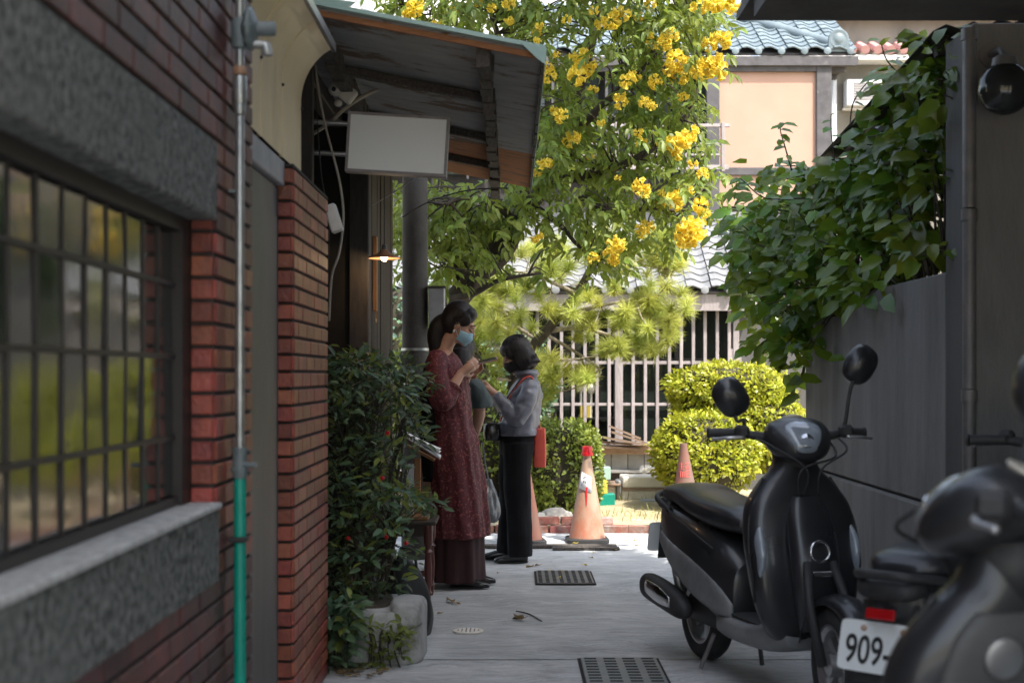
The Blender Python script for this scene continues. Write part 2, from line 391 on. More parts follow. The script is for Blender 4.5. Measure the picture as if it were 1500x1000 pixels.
M('yellow_leaf', (.60,.48,.08), (.5,.38,.06), scale=20, rough=.7, ovar=.3)
M('grass', (.30,.29,.10), (.18,.21,.06), scale=4, rough=.7, ivar=.4)

def dirty_concrete():
    m = MATS['concrete']; n = m.node_tree.nodes; L = m.node_tree.links.new; b = n['Principled BSDF']
    col = b.inputs['Base Color'].links[0].from_socket; pos = n.new('ShaderNodeNewGeometry').outputs['Position']
    wn = n.new('ShaderNodeTexNoise'); wn.inputs['Scale'].default_value = 2.2; wn.inputs['Detail'].default_value = 6; L(pos, wn.inputs[0])
    ad = n.new('ShaderNodeVectorMath'); ad.operation = 'MULTIPLY_ADD'; L(wn.outputs['Color'], ad.inputs[0]); ad.inputs[1].default_value = (.5,.5,0); L(pos, ad.inputs[2])
    vo = n.new('ShaderNodeTexVoronoi'); vo.feature = 'DISTANCE_TO_EDGE'; vo.inputs['Scale'].default_value = .55; L(ad.outputs[0], vo.inputs[0])
    mr = n.new('ShaderNodeMapRange'); mr.inputs[1].default_value = .0; mr.inputs[2].default_value = .002; mr.inputs[3].default_value = .72; mr.inputs[4].default_value = 1; L(vo.outputs[0], mr.inputs[0])
    # trowel sweeps: fine curved scratches
    mp = n.new('ShaderNodeMapping'); mp.inputs['Scale'].default_value = (5,75,1); mp.inputs['Rotation'].default_value = (0,0,.25); L(ad.outputs[0], mp.inputs[0])
    tn = n.new('ShaderNodeTexNoise'); tn.inputs['Scale'].default_value = 1; tn.inputs['Detail'].default_value = 4; L(mp.outputs[0], tn.inputs[0])
    m2 = n.new('ShaderNodeMapRange'); m2.inputs[1].default_value = .35; m2.inputs[2].default_value = .65; m2.inputs[3].default_value = .74; m2.inputs[4].default_value = 1.12; L(tn.outputs[0], m2.inputs[0])
    # oil and water stains
    sn = n.new('ShaderNodeTexNoise'); sn.inputs['Scale'].default_value = 1.3; sn.inputs['Detail'].default_value = 8; sn.inputs['Roughness'].default_value = .72; L(pos, sn.inputs[0])
    m3 = n.new('ShaderNodeMapRange'); m3.inputs[1].default_value = .56; m3.inputs[2].default_value = .72; m3.inputs[3].default_value = 1; m3.inputs[4].default_value = .55; L(sn.outputs[0], m3.inputs[0])
    q = n.new('ShaderNodeMath'); q.operation = 'MULTIPLY'; L(mr.outputs[0], q.inputs[0]); L(m2.outputs[0], q.inputs[1])
    q2 = n.new('ShaderNodeMath'); q2.operation = 'MULTIPLY'; L(q.outputs[0], q2.inputs[0]); L(m3.outputs[0], q2.inputs[1])
    mx = n.new('ShaderNodeVectorMath'); mx.operation = 'SCALE'; L(col, mx.inputs[0]); L(q2.outputs[0], mx.inputs['Scale']); L(mx.outputs[0], b.inputs['Base Color'])
dirty_concrete()
# ------------------------------------------------------------------ ground
g = MB(); g.add([(-400,-60,-.03), (400,-60,-.03), (400,900,-.03), (-400,900,-.03)], [(0,1,2,3)])
struct(g.build('ground', 'dry_ground'))
# the alley slab, gridded so that it can undulate a little
def sheet(x0, x1, y0, y1, z, nx, ny, amp, sc, name, mat):
    mb = MB()
    for j in range(ny+1):
        for i in range(nx+1):
            x = x0+(x1-x0)*i/nx; y = y0+(y1-y0)*j/ny
            mb.v.append((x, y, z+amp*mnoise.noise(Vector((x*sc, y*sc, 3.1)))))
    for j in range(ny):
        for i in range(nx):
            a = j*(nx+1)+i; mb.f.append((a, a+1, a+nx+2, a+nx+1))
    return struct(mb.build(name, mat, smooth=True))
sheet(-3.2, 6, -4, 6.26, 0, 60, 60, .004, 1.1, 'alley_pavement', 'concrete')
sheet(-3.2, 6, 6.275, 11.32, 0, 60, 44, .004, 1.1, 'alley_pavement', 'concrete')
sheet(-6, 7, 11.3, 15.3, .05, 90, 40, .05, 1.3, 'garden_ground', 'dry_ground')
j = MB(); j.b2((-3.2,6.255,-.05), (6,6.28,-.004)); struct(j.build('pavement_joint', 'hole'))
# ------------------------------------------------------------------ left: brick building with barred window
LB = thing('brick_building', 'dark red brick-tiled building with a long barred window between pebbled grey bands', 'building', (-.9, 3, 0))
WX = -.778
mb = MB()
mb.b2((-6,.6,0), (-.97,4.22,4)); mb.b2((-.98,.6,0), (WX,4.219,.74)); mb.b2((-.98,.6,1.83), (WX,4.219,4)); mb.b2((-.98,3.705,.74), (WX,4.219,1.83))
mb.build('wall', 'mortar', LB, world=True)
BL, BH = .205, .0602
bme = {k: meshof(MB().box((0,0,0), (.024, BL-.004, BH-.011), bev=.003), 'brick', k) for k in ('brick', 'brick_maroon')}
hme = {k: meshof(MB().box((0,0,0), (.024, BL/2-.004, BH-.011), bev=.003), 'brick', k) for k in ('brick', 'brick_maroon')}
jme = meshof(MB().box((0,0,0), (.056, .10, BH-.010), bev=.003), 'brick', 'brick')
cnt = 0; o0 = LB.location; extra = MB()
for k in range(0, 62):
    z = BH*(k+.5); y = 4.218-BL/2+.004; y -= (BL/2 if k % 2 else 0)
    if k % 2: 
        if not (.705 < z < 1.86 and False): inst('brick', hme['brick_maroon' if z > 1.6 or z < .75 else 'brick'], LB, Vector((WX-.004, 4.218-BL/4+.004, z))-o0)
    while y > 1.3:
        inwin = .705 < z < 1.862 and y-BL/2 < 3.70
        Yc = max(y, .1); vis = abs(z-CAMZ) < .60*Yc*500/F*1.9+.1 and -.9/Yc*F+750 > -400/Yc
        if not inwin:
            m = 'brick' if (.75 < z < 1.55 and random.random() < .75) else 'brick_maroon'
            if -(z-CAMZ)*F/(y+.1)+550 > -40 and -(z-CAMZ)*F/(y+.1)+550 < 1060:
                inst('brick', bme[m], LB, Vector((WX-.004+U(-.0012,.0012), y, z))-o0, (0, U(-.006,.006), 0))
            elif y > 1.3 and z < 3.4: extra.box((WX-.004, y, z), (.024, BL-.004, BH-.011))
        elif y > 3.6:   # end of the course at the window: a shorter piece turned round the jamb
            y0 = 3.70; y1 = y+BL/2
            if y1-y0 > .03: inst('brick', meshof(MB().box((0,0,0), (.024, y1-y0-.009, BH-.010), bev=.003), 'brick', 'brick'), LB, Vector((WX-.004, (y0+y1)/2, z))-o0)
        y -= BL
    if .91 < z < 1.66: inst('brick', jme, LB, Vector((-.806, 3.742, z))-o0, (0, 0, 0))
stuff(extra.build('upper_bricks', 'brick_maroon', LB, world=True))
mb = MB().b2((-.86,.6,1.652), (-.764,3.692,1.856), bev=.006); mb.build('lintel', 'granite', LB, world=True)
mb = MB().b2((-.86,.6,.715), (-.760,3.692,.905), bev=.006); sill = mb.build('sill', 'granite', LB, world=True)
mb = MB().b2((-.87,.6,.906), (-.752,3.694,.922), bev=.005); mb.build('sill_cap', 'sill_top', sill, world=True)
win = thing('window', '', ''); win.parent = LB; del win['label']; del win['category']
MB().b2((-.93,.6,.80), (-.91,3.70,1.75)).build('room_backing', 'room_dark', win, world=True)
fr = MB(); fr.b2((-.90,3.60,.92), (-.835,3.70,1.652)); fr.b2((-.90,.6,.921), (-.845,3.60,.945)); fr.b2((-.90,.6,1.615), (-.835,3.60,1.651)); fr.build('frame', 'window_frame', win, world=True)
rows = [.945, 1.094, 1.298, 1.48, 1.615]; ys = [3.60-.148*i for i in range(15)]
for i in range(14):
    for r in range(4):
        h = rows[r+1]-rows[r]; w = .148
        me = meshof(MB().box((0,0,0), (.005, w-.012, h-.012)), 'pane', 'dark_glass')
        inst('pane', me, win, Vector((-.862, ys[i]-w/2, rows[r]+h/2))-o0, (0, U(-.016,.016), U(-.022,.022)))
for i in range(1, 15):
    MB().b2((-.866,ys[i]-.0055,.945), (-.855,ys[i]+.0055,1.615)).build('glazing_bar', 'window_frame', win, world=True)
for r in (1, 2, 3):
    MB().b2((-.865,1.4,rows[r]-.006), (-.852,3.60,rows[r]+.006)).build('glazing_bar', 'window_frame', win, world=True)
# steel door in the recess
door = MB().b2((-.86,4.225,.01), (-.825,5.022,1.915), bev=.004).build('door', 'door_paint', LB, world=True)
MB().b2((-.824,4.30,.15), (-.818,4.95,1.80)).build('door_panel', 'door_paint', door, world=True)
MB().b2((-.87,4.224,1.918), (-.803,5.024,2.005), bev=.004).build('door_header', 'header_metal', LB, world=True)
MB().b2((-1.6,4.225,2.007), (-.86,5.40,4)).build('upper_wall', 'mortar', LB, world=True)
MB().b2((-1.6,4.2245,0), (-.862,5.024,1.92)).build('door_wall', 'mortar', LB, world=True)

# ------------------------------------------------------------------ gas pipe
px = P(345,500,3.86); gx, gy = px.x+.012, 3.86
GP = thing('gas_pipe', 'upright gas pipe with regulator, steel above and bright green sleeve below', 'pipe', (gx, gy, 0))
c = lambda r0, z0, z1, r1=None: MB().lathe([(r0*.96, z0), (r0, z0+.003), (r1 or r0, z1-.003), ((r1 or r0)*.96, z1)], 20)
zz = lambda py: CAMZ-(py-550)*gy/F
c(.0165, 0, zz(700)).build('green_sleeve', 'green_pipe', GP, smooth=True, angle=40)
c(.0125, zz(702), zz(170)).build('steel_pipe', 'steel', GP, smooth=True, angle=40)
v = c(.0195, zz(700), zz(655)); v.lathe([(.024, zz(690)), (.024, zz(684))], 8); v.lathe([(.023, zz(662)), (.023, zz(657))], 8)
v.tube([(0,-.01,zz(680)), (.040,-.012,zz(680))], .007, 10); v.box((.045,-.012,zz(680)), (.008,.02,.012)); v.build('valve', 'grey_paint', GP, smooth=True, angle=35)
MB().box((-.002,-.004,zz(789)), (.048,.046,.014), bev=.004).build('clamp', 'black_rubber', GP)
c(.019, zz(152), zz(112)).build('coupling', 'steel', GP, smooth=True, angle=40)
c(.0155, zz(168), zz(150)).build('reducer', 'steel', GP, smooth=True, angle=40)
c(.0185, zz(110), zz(98)).build('rusty_nut', 'rust', GP, smooth=True, angle=40)
c(.012, zz(98), zz(70)).build('nipple', 'steel', GP, smooth=True, angle=40)
rg = MB(); rz = zz(46)
rg.lathe([(.013, rz-.05), (.022, rz-.045), (.024, rz-.02), (.024, rz+.02), (.021, rz+.032), (.013, rz+.036)], 18)
mt = Matrix.Translation((.030,-.01,rz+.004))@Matrix.Rotation(R(90), 4, 'Y')
rg.lathe([(.012,-.025), (.040,-.013), (.056,-.006), (.058,-.003), (.058,.003), (.056,.006), (.040,.013), (.022,.02), (.0195,.026), (.0195,.066), (.016,.068)], 22, mt)
for q in range(8):
    a = q*math.pi/4; rg.box((.030, -.01+.050*math.cos(a), rz+.004+.050*math.sin(a)), (.018,.009,.009))
rg.build('regulator', 'grey_paint', GP, smooth=True, angle=38)
el = MB(); el.tube([(.040,-.012,rz-.038), (.060,-.012,rz-.040), (.072,-.012,rz-.043), (.075,-.012,rz-.062)], [.012,.012,.013,.0145], 12, sm=4)
el.lathe([(.016,0), (.016,.010)], 8, Matrix.Translation((.075,-.012,rz-.068))); el.build('elbow', 'steel', GP, smooth=True, angle=40)
c(.0125, rz+.034, 3.2).build('upper_pipe', 'steel', GP, smooth=True, angle=40)
nb = MB()
for z in (.35, zz(789), 1.75, 2.9): nb.bar((-.03,0,z), (.0,0,z), .014, .006)
nb.build('wall_bracket', 'grey_paint', GP)

# ------------------------------------------------------------------ brick pillar
BP = thing('brick_pillar', 'orange-red brick-tiled pillar beside the grey steel door', 'pillar', (-.82, 5.5, 0))
MB().b2((-1.0,5.038,0), (-.779,5.95,1.985)).build('core', 'mortar', BP, world=True)
n = 33; fme = meshof(MB().box((0,0,0), (.228, .018, BH-.010), bev=.003), 'brick', 'brick')
for k in range(n):
    z = BH*(k+.5); y = 5.031; first = True
    while y < 5.955:
        L = BL if not (first and k % 2) else BL/2
        y1 = min(y+L, 5.958)
        if y1-y > .03:
            full = abs((y1-y)-BL) < .002
            inst('brick', bme['brick'] if full else meshof(MB().box((0,0,0), (.024, y1-y-.009, BH-.010), bev=.003), 'brick', 'brick'), BP, Vector((-.782+U(-.001,.001), (y+y1)/2, z))-BP.location)
        y = y1; first = False
    inst('brick', fme, BP, Vector((-.893, 5.026, z))-BP.location)
    inst('brick', fme, BP, Vector((-.893, 5.962, z))-BP.location)
MB().b2((-1.0,5.02,1.987), (-.772,5.965,1.997)).build('cap', 'mortar', BP, world=True)

# ------------------------------------------------------------------ cream curved canopy
CC = thing('curved_canopy', 'cream sheet-metal canopy curving outward above the steel door', 'canopy', (-.8, 4.8, 2.01))
prof = [(-.80,2.012), (-.80,2.15)]
for i in range(13):
    a = i/12*R(68); rr = .19; prof.append((-.80+rr*(1-math.cos(a)), 2.28+rr*math.sin(a)*1.18))
xe, ze = prof[-1]
for y0, y1 in ((4.226,4.53), (4.535,4.955), (4.96,5.40)):
    mb = MB(); m = len(prof)
    cols = [(y0,.012), (y0+.006,0), (y1-.006,0), (y1,.012)]
    for y, d in cols:
        for x, z in prof: mb.v.append((x-d, y, z))
    for q in range(3):
        for i in range(m-1): mb.f.append((q*m+i, q*m+i+1, (q+1)*m+i+1, (q+1)*m+i))
    o = mb.build('panel', 'cream', CC, smooth=True, world=True, angle=50)
    for zq in (2.26,): MB().ell((-.796, y1-.012, zq), (.006,.006,.006), 8, 5).build('screw', 'black_rubber', o, world=True)
MB().bar((xe+.002,4.226,ze+.012), (xe+.002,5.43,ze+.012), .014, .034).build('front_lip', 'aluminium', CC, world=True)
MB().b2((-1.2,4.226,ze+.03), (xe-.01,5.40,ze+.05)).build('top_sheet', 'grey_paint', CC, world=True)

# ------------------------------------------------------------------ shop building behind the pillar
SH = thing('wooden_shop', 'dark timber shop front in the shade behind the brick pillar', 'building', (-1.4, 8, 0))
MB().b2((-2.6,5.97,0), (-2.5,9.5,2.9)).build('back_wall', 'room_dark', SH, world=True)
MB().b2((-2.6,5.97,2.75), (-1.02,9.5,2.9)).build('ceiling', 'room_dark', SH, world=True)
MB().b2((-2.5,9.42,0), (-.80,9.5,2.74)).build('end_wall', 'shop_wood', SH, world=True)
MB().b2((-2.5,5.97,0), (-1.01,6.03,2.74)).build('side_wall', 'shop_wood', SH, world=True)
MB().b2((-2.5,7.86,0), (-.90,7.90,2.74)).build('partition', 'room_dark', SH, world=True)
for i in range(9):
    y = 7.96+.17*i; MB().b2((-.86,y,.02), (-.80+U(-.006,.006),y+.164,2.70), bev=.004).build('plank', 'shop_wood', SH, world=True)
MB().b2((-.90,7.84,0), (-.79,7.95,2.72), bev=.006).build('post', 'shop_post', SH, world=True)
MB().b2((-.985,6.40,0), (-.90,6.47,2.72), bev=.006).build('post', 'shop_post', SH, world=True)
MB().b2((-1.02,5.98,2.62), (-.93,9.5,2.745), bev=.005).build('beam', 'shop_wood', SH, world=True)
MB().b2((-.798,8.15,1.62), (-.775,8.21,2.05), bev=.003).build('trim', 'orange_wood', SH, world=True)
PF = thing('picture_frame', 'small orange-brown wooden frame hung on the dark plank shop wall', 'frame', P(546,442,8.35))
q = MB(); w, h = .115, .24
for a, b in (((-.01,-w/2,-h/2), (.02,-w/2+.022,h/2)), ((-.01,w/2-.022,-h/2), (.02,w/2,h/2)), ((-.01,-w/2+.022,h/2-.022), (.02,w/2-.022,h/2)), ((-.01,-w/2+.022,-h/2), (.02,w/2-.022,-h/2+.022))): q.b2(a, b)
q.build('border', 'orange_wood', PF); MB().b2((-.008,-w/2+.023,-h/2+.023), (.008,w/2-.023,h/2-.023)).build('picture', 'sign_frame', PF)

# ------------------------------------------------------------------ awning
AW = thing('wooden_awning', 'weathered timber awning with peeling grey paint and a green sheet edge', 'awning', (-.45, 7.4, 2.5))
ax0, az0, ax1, az1 = -.97, 2.705, .115, 2.492
sl_ = (az1-az0)/(ax1-ax0)
def awz(x): return az0+(x-ax0)*sl_
yy = [5.5, 6.75, 8.0, 9.42]
for i in range(3):
    mb = MB(); y0, y1 = yy[i]+.002, yy[i+1]-.003; d = U(-.003,.003)
    vs = [(x, y, awz(x)+t+d) for x in (ax0, ax1) for y in (y0, y1) for t in (0, .018)]
    mb.add(vs, [(0,1,3,2), (4,6,7,5), (0,4,5,1), (2,3,7,6), (0,2,6,4), (1,5,7,3)])
    mb.build('board', 'peel_wood' if i < 2 else 'bare_wood', AW, world=True)
for x, w in ((-.105,.055), (-.78,.06)):
    mb = MB(); pts = []
    for i in range(27):
        y = 5.53+i*.155; mb.box((x+U(-.006,.006), y+.0775, awz(x)-.035-U(0,.014)), (w+U(-.012,.008), .152, .07+U(-.01,.012)), rot=(U(-.05,.05), U(-.05,.05), U(-.04,.04)))
    mb.build('purlin', 'old_timber', AW, world=True)
for y in (6.5, 7.6, 8.6):
    MB().bar((-.75,y,awz(-.75)-.022), (-.135,y,awz(-.135)-.022), .045, .035).build('batten', 'old_timber', AW, world=True)
MB().bar((-.9,5.485,awz(-.9)+.022), (ax1+.012,5.485,awz(ax1+.012)+.022), .03, .016).build('green_edge', 'green_sheet', AW, world=True)
mb = MB(); mb.bar((-.97,5.505,awz(-.97)-.010), (ax1,5.505,awz(ax1)-.010), .018, .022); mb.build('front_rail', 'bare_wood', AW, world=True)
mb = MB()
for i in range(30):
    y = 5.5+i*.1307; mb.box((ax1+.006, y+.065, awz(ax1)+.004+U(-.003,.003)), (.012+U(0,.004), .131, .05+U(-.006,.010)))
mb.build('side_strip', 'black_rubber', AW, world=True)
vs = [(x, y, awz(x)+.0225+.004*math.sin(y*9)) for x in (ax0, ax1+.02) for y in np.linspace(5.49, 9.45, 20)]
mb = MB(); mb.add(vs, [(i, i+1, 21+i, 20+i) for i in range(19)]); mb.build('roof_sheet', 'green_sheet', AW, world=True, solid=.004)
# a torn flap of green sheet at the wall end and a corner patch
MB().add([(-.93,5.47,2.735), (-.60,5.468,2.685), (-.62,5.47,2.668), (-.93,5.472,2.700)], [(0,1,2,3)]).build('green_flap', 'green_sheet', AW, world=True, solid=.004)
MB().add([(.03,5.468,awz(.03)+.022), (.132,5.466,awz(.132)+.024), (.130,5.47,awz(.13)-.045), (.10,5.47,awz(.1)-.03)], [(0,1,2,3)]).build('corner_patch', 'green_sheet', AW, world=True, solid=.004)

# ------------------------------------------------------------------ light-box sign
SY = 6.5
sc = (P(508,165,SY)+P(657,260,SY))/2
SG = thing('sign_box', 'blank white light-box sign on two steel tubes under the awning', 'sign', sc)
SG.rotation_euler = (0, R(3.4), 0)
w, h = .462, .272; q = .012
fb = MB(); fb.b2((-w/2,-.03,-h/2), (w/2,.05,-h/2+q)); fb.b2((-w/2,-.03,h/2-q), (w/2,.05,h/2)); fb.b2((-w/2,-.03,-h/2+q), (-w/2+q,.05,h/2-q)); fb.b2((w/2-q,-.03,-h/2+q), (w/2,.05,h/2-q))
fb.build('frame', 'sign_frame', SG)
MB().b2((-w/2+q,-.022,-h/2+q), (w/2-q,.042,h/2-q)).build('face_panel', 'sign_white', SG)
for zz_ in (.085, -.055):
    MB().tube([(-w/2-.19,.012,zz_), (-w/2,.012,zz_)], .012, 14).build('tube', 'aluminium', SG, smooth=True, angle=40)
MB().b2((-w/2-.20,.0,-.09), (-w/2-.185,.024,.13)).build('mount_plate', 'grey_paint', SG)
# cables, hose, flood lamp
def line(name, mat, pts, r, label, cat='cable'):
    p = [Vector(a) for a in pts]; c0 = p[0]
    return tag(MB().tube(p, r, 8, sm=6).build(name, mat, smooth=True, org=c0), label, cat)
line('hose', 'cable', [P(456,198,6.9), P(480,182,6.85), P(515,152,6.85), P(560,128,6.95), P(605,116,7.05), P(650,108,7.0), P(690,104,7.0)], .009, 'stiff pale hose arching from the shop post up under the awning', 'hose')
line('power_cable', 'cable', [P(462,96,6.38), P(468,140,6.38), P(478,190,6.36), P(490,235,6.36), P(499,275,6.36), P(503,320,6.36), P(497,370,6.36), P(486,405,6.36), P(482,470,6.36)], .0055, 'pale cable hanging loosely between the shop post and the brick pillar')
line('thin_wire', 'sign_frame', [P(543,302,7.95), P(575,283,8.05), P(600,266,8.1), P(640,236,8.1)], .0035, 'thin pale wire slanting up from the plank wall behind the sign', 'wire')
line('black_wire', 'black_rubber', [P(590,318,8.9), P(630,295,8.95), P(680,280,9.0), P(722,276,9.0), P(745,276,9.0)], .004, 'thin dark wire sagging from the concrete post to the awning purlin', 'wire')
line('drop_wire', 'black_rubber', [P(462,130,6.30), P(470,250,6.30), P(482,330,6.3), P(478,430,6.3), P(474,560,6.3)], .003, 'thin black wire hanging straight beside the pale cable', 'wire')
FL = thing('flood_lamp', 'small white flood lamp mounted high under the awning near the wall', 'lamp', P(492,135,6.75))
MB().ell((0,-.005,.012), (.036,.034,.034), 16, 10).build('lens_ring', 'white_plastic', FL, smooth=True)
MB().box((.055,.02,-.008), (.07,.055,.075), rot=(0,R(38),0), bev=.008).build('housing', 'white_plastic', FL)
MB().ell((-.004,-.028,.008), (.014,.014,.014), 12, 8).build('lens', 'dark_glass', FL, smooth=True)
MB().ell((.012,-.012,-.055), (.02,.02,.018), 10, 7).build('sensor', 'white_plastic', FL, smooth=True)
MB().tube([(.05,.02,.03), (.02,.03,.10), (-.0,.03,.2)], .008, 8).build('bracket', 'sign_frame', FL)
WB = MB().box((0,0,0), (.05,.05,.12), rot=(0,R(-18),0), bev=.006).build('junction_box', 'white_plastic', at=P(489,320,6.02)); tag(WB, 'small white electrical box on the back edge of the brick pillar', 'box')

# concrete post, meter box
pc = P(608,500,9.75)
UP = tag(MB().lathe([(.094,0), (.090,1.2), (.085,3.0), (.083,3.3)], 22).build('concrete_post', 'concrete_post', smooth=True, angle=40, at=(pc.x, 9.75, 0)), 'round grey concrete post standing behind the woman in the maroon dress', 'post')
for z_ in (1.18, 1.42):
    MB().lathe([(.095,z_), (.095,z_+.018)], 22).build('band', 'steel', UP, smooth=True, angle=40)
mbx = thing('meter_box', 'flat grey metal meter box fixed to the side of the concrete post', 'box', P(640,450,9.72))
MB().b2((-.055,-.06,-.14), (.055,.05,.13), bev=.006).build('case', 'header_metal', mbx); MB().b2((-.062,-.066,.131), (.062,.056,.142)).build('lid', 'concrete_post', mbx)

# pendant lamp
PLc = P(563,378,7.7)
PL = thing('pendant_lamp', 'lit pendant lamp with a wide shallow copper shade hanging from the awning', 'lamp', PLc)
MB().lathe([(.088,-.002), (.085,.004), (.055,.016), (.028,.028), (.018,.04), (.016,.046)], 24, cap=False).build('lamp_shade', 'lamp_shade', PL, smooth=True, solid=.003)
MB().lathe([(.014,.03), (.014,.068), (.008,.075)], 12).build('socket', 'iron', PL)
MB().ell((0,0,.004), (.019,.019,.022), 12, 8).build('bulb', 'bulb', PL, smooth=True)
MB().tube([(0,0,.07), (0,0,awz(PLc.x)-PLc.z)], .0025, 6).build('cord', 'black_rubber', PL)
bl = bpy.data.lights.new('bulb_light', 'POINT'); bl.energy = .5; bl.color = (1,.68,.38); bl.shadow_soft_size = .02
blo = bpy.data.objects.new('bulb_light', bl); COL.objects.link(blo); blo.location = PLc+Vector((0,0,-.03))

# ------------------------------------------------------------------ planter and shrubs
PT = thing('concrete_planter', 'low rough concrete planter with a raised rounded corner by the brick pillar', 'planter', (-.58, 6.4, 0))
mb = MB(); pol = []
mb.loft([(0,-.60,6.43,.21,.29,5), (.08,-.598,6.43,.208,.288,5), (.19,-.595,6.43,.204,.282,5), (.222,-.595,6.43,.192,.27,4.5)], 40, sm=4, cap=True)
mb.loft([(.16,-.465,6.30,.072,.145,3.5), (.235,-.465,6.30,.070,.143,3.5), (.262,-.465,6.30,.058,.128,3), (.268,-.465,6.30,.03,.08,2.5)], 26, sm=4)
for i, v in enumerate(mb.v):
    q = mnoise.noise_vector(Vector(v)*7)*.008; mb.v[i] = (v[0]+q.x, v[1]+q.y, v[2]+q.z*.5 if v[2] > .02 else v[2])
mb.build('body', 'planter_concrete', PT, smooth=True, world=True)
mb = MB().loft([(.221,-.66,6.47,.115,.19,4), (.236,-.66,6.47,.11,.185,4)], 24); mb.build('soil', 'soil', PT, world=True)

def shrub(name, label, stems, loc, clumps, n, size, mat, shape, nobj, young=0, cat='shrub', seed=1):
    random.seed(seed)
    root = thing(name, label, cat, loc); L = Vector(loc)
    tb = MB()
    for a, b, r in stems:
        a = Vector(a); b = Vector(b); m = (a+b)/2+Vector((U(-.04,.04), U(-.04,.04), 0))
        tb.tube([a-L, m-L, b-L], [r, r*.7, r*.35], 6, sm=3)
    items = []; yng = []
    for c, rad, k in clumps:
        c = Vector(c)
        st = min(stems, key=lambda s: (Vector(s[1])-c).length); base = Vector(st[0]).lerp(Vector(st[1]), U(.5,.95))
        tb.tube([base-L, (base+c)/2-L+Vector((0,0,.02)), c-L], [.004,.003,.002], 4)
        for _ in range(k):
            d = rdir(-.5,.9); p = c+d*rad*(random.random()**.5)
            dd = (d+Vector((0,-.25,U(-.35,.25)))).normalized()
            it = (p-L, frame(dd, (U(-.5,.5), U(-.9,.1), 1), U(-.5,.5)), size*U(.6,1.25))
            (yng if random.random() < young*(1.6 if p.z > c.z+rad*.25 else .35) else items).append(it)
    tb.build('stem', 'bark', root, smooth=True)
    leaves(root, items, mat, shape, nobj=nobj, key=lambda t: t[0].y)
    if yng: leaves(root, yng, 'leaf_young', shape, nobj=max(0, min(60, len(yng))), stuffname='young_foliage', key=lambda t: t[0].y)
    return root
LS = leafmesh(.42, .18, .2)
# outline of the big shrub in the photograph
poly = [(476,545),(500,525),(530,520),(575,535),(620,555),(618,590),(600,610),(625,640),(600,690),(612,735),(635,745),(605,760),(590,790),(600,830),(575,860),(545,885),(500,890),(478,860),(474,780),(470,700),(472,620)]
random.seed(3); cl = []
while len(cl) < 240:
    x, y = U(470,640), U(518,895)
    if inpoly(x, y, poly): cl.append((P(x, y, U(6.25,7.15)), U(.05,.10), random.randint(10,15)))
for x, y in ((628,562),(612,548),(600,556),(640,742),(628,735),(610,745),(575,530),(545,522),(530,528),(492,535),(484,548)):
    cl.append((P(x, y, U(6.5,6.8)), .04, 11))
stems = [((-.66+U(-.06,.06), 6.5+U(-.1,.1), .2), P(x, y, U(6.4,7.0)), .011) for x, y in ((495,560),(530,540),(560,560),(600,580),(590,680),(540,650),(500,680),(520,760),(580,770))]
shrub('leafy_shrub', 'tall dark green leafy shrub growing out of the concrete planter', stems, (-.66,6.5,.2), cl, 0, .056, 'leaf_shrub', LS, 300, young=.28, seed=4)
# leafy plant at the foot of the pillar, and the climber on the planter's front
random.seed(11); cl = []
pol2 = [(474,888),(520,880),(525,930),(512,975),(474,985)]
while len(cl) < 26:
    x, y = U(472,526), U(878,985)
    if inpoly(x, y, pol2): cl.append((P(x, y, U(5.98,6.12)), .045, 8))
shrub('low_plant', 'low broad-leaved plant at the foot of the brick pillar beside the planter', [((-.76,6.1,0), P(490,900,6.08), .006), ((-.72,6.09,0), P(510,890,6.08), .006)], (-.74,6.09,0), cl, 0, .085, 'leaf_shrub', LS, 200, young=.12, cat='plant', seed=12)
random.seed(15); cl = []
while len(cl) < 24:
    x, y = U(535,592), U(915,978)
    cl.append((P(x, y, U(6.06,6.12)), .03, 6))
shrub('climbing_plant', 'small yellow-green plant growing up the front of the concrete planter', [((-.60+.04*i,6.10,0), P(545+12*i,925,6.10), .004) for i in range(4)], (-.56,6.10,0), cl, 0, .045, 'leaf_young', LS, 140, young=0, cat='plant', seed=16)
for x, y in ((568,634), (566,786), (595,795), (510,788), (560,700)):
    p = P(x, y, 6.3); tag(MB().ell((0,0,0), (.010,.010,.010), 8, 6).build('red_blossom', 'red_plastic', at=p), 'tiny red blossom among the dark leaves of the planter shrub', 'flower', 'red blossoms in the planter shrub')

# ------------------------------------------------------------------ side table, menu stand, menus, bag
ST = thing('side_table', 'small dark wooden table with turned legs between the planter and the maroon dress', 'table', (-.66, 7.95, 0))
tz = .455
MB().b2((-.93,7.76,tz-.022), (-.415,8.14,tz), bev=.006).build('table_top', 'shop_wood', ST, world=True)
MB().b2((-.90,7.79,tz-.085), (-.45,7.805,tz-.023)).build('apron', 'shop_wood', ST, world=True)
MB().b2((-.46,7.81,tz-.085), (-.445,8.10,tz-.023)).build('apron', 'shop_wood', ST, world=True)
lp = [(.010,0), (.014,.02), (.016,.05), (.024,.06), (.014,.075), (.019,.11), (.021,.20), (.016,.27), (.026,.285), (.015,.30), (.024,.33), (.026,.36), (.026,tz-.024)]
M('table_red', (.12,.035,.025), (.08,.026,.02), rough=.35, scale=10)
for x, y in ((-.46,7.80), (-.46,8.10), (-.89,7.80), (-.89,8.10)):
    MB().lathe(lp, 14, Matrix.Translation((x,y,0))).build('leg', 'table_red', ST, smooth=True, world=True, angle=50)
MB().bar((-.89,7.80,.16), (-.46,7.80,.16), .02, .02).build('stretcher', 'table_red', ST, world=True)
MB().bar((-.89,8.10,.13), (-.46,8.10,.13), .02, .02).build('stretcher', 'table_red', ST, world=True)
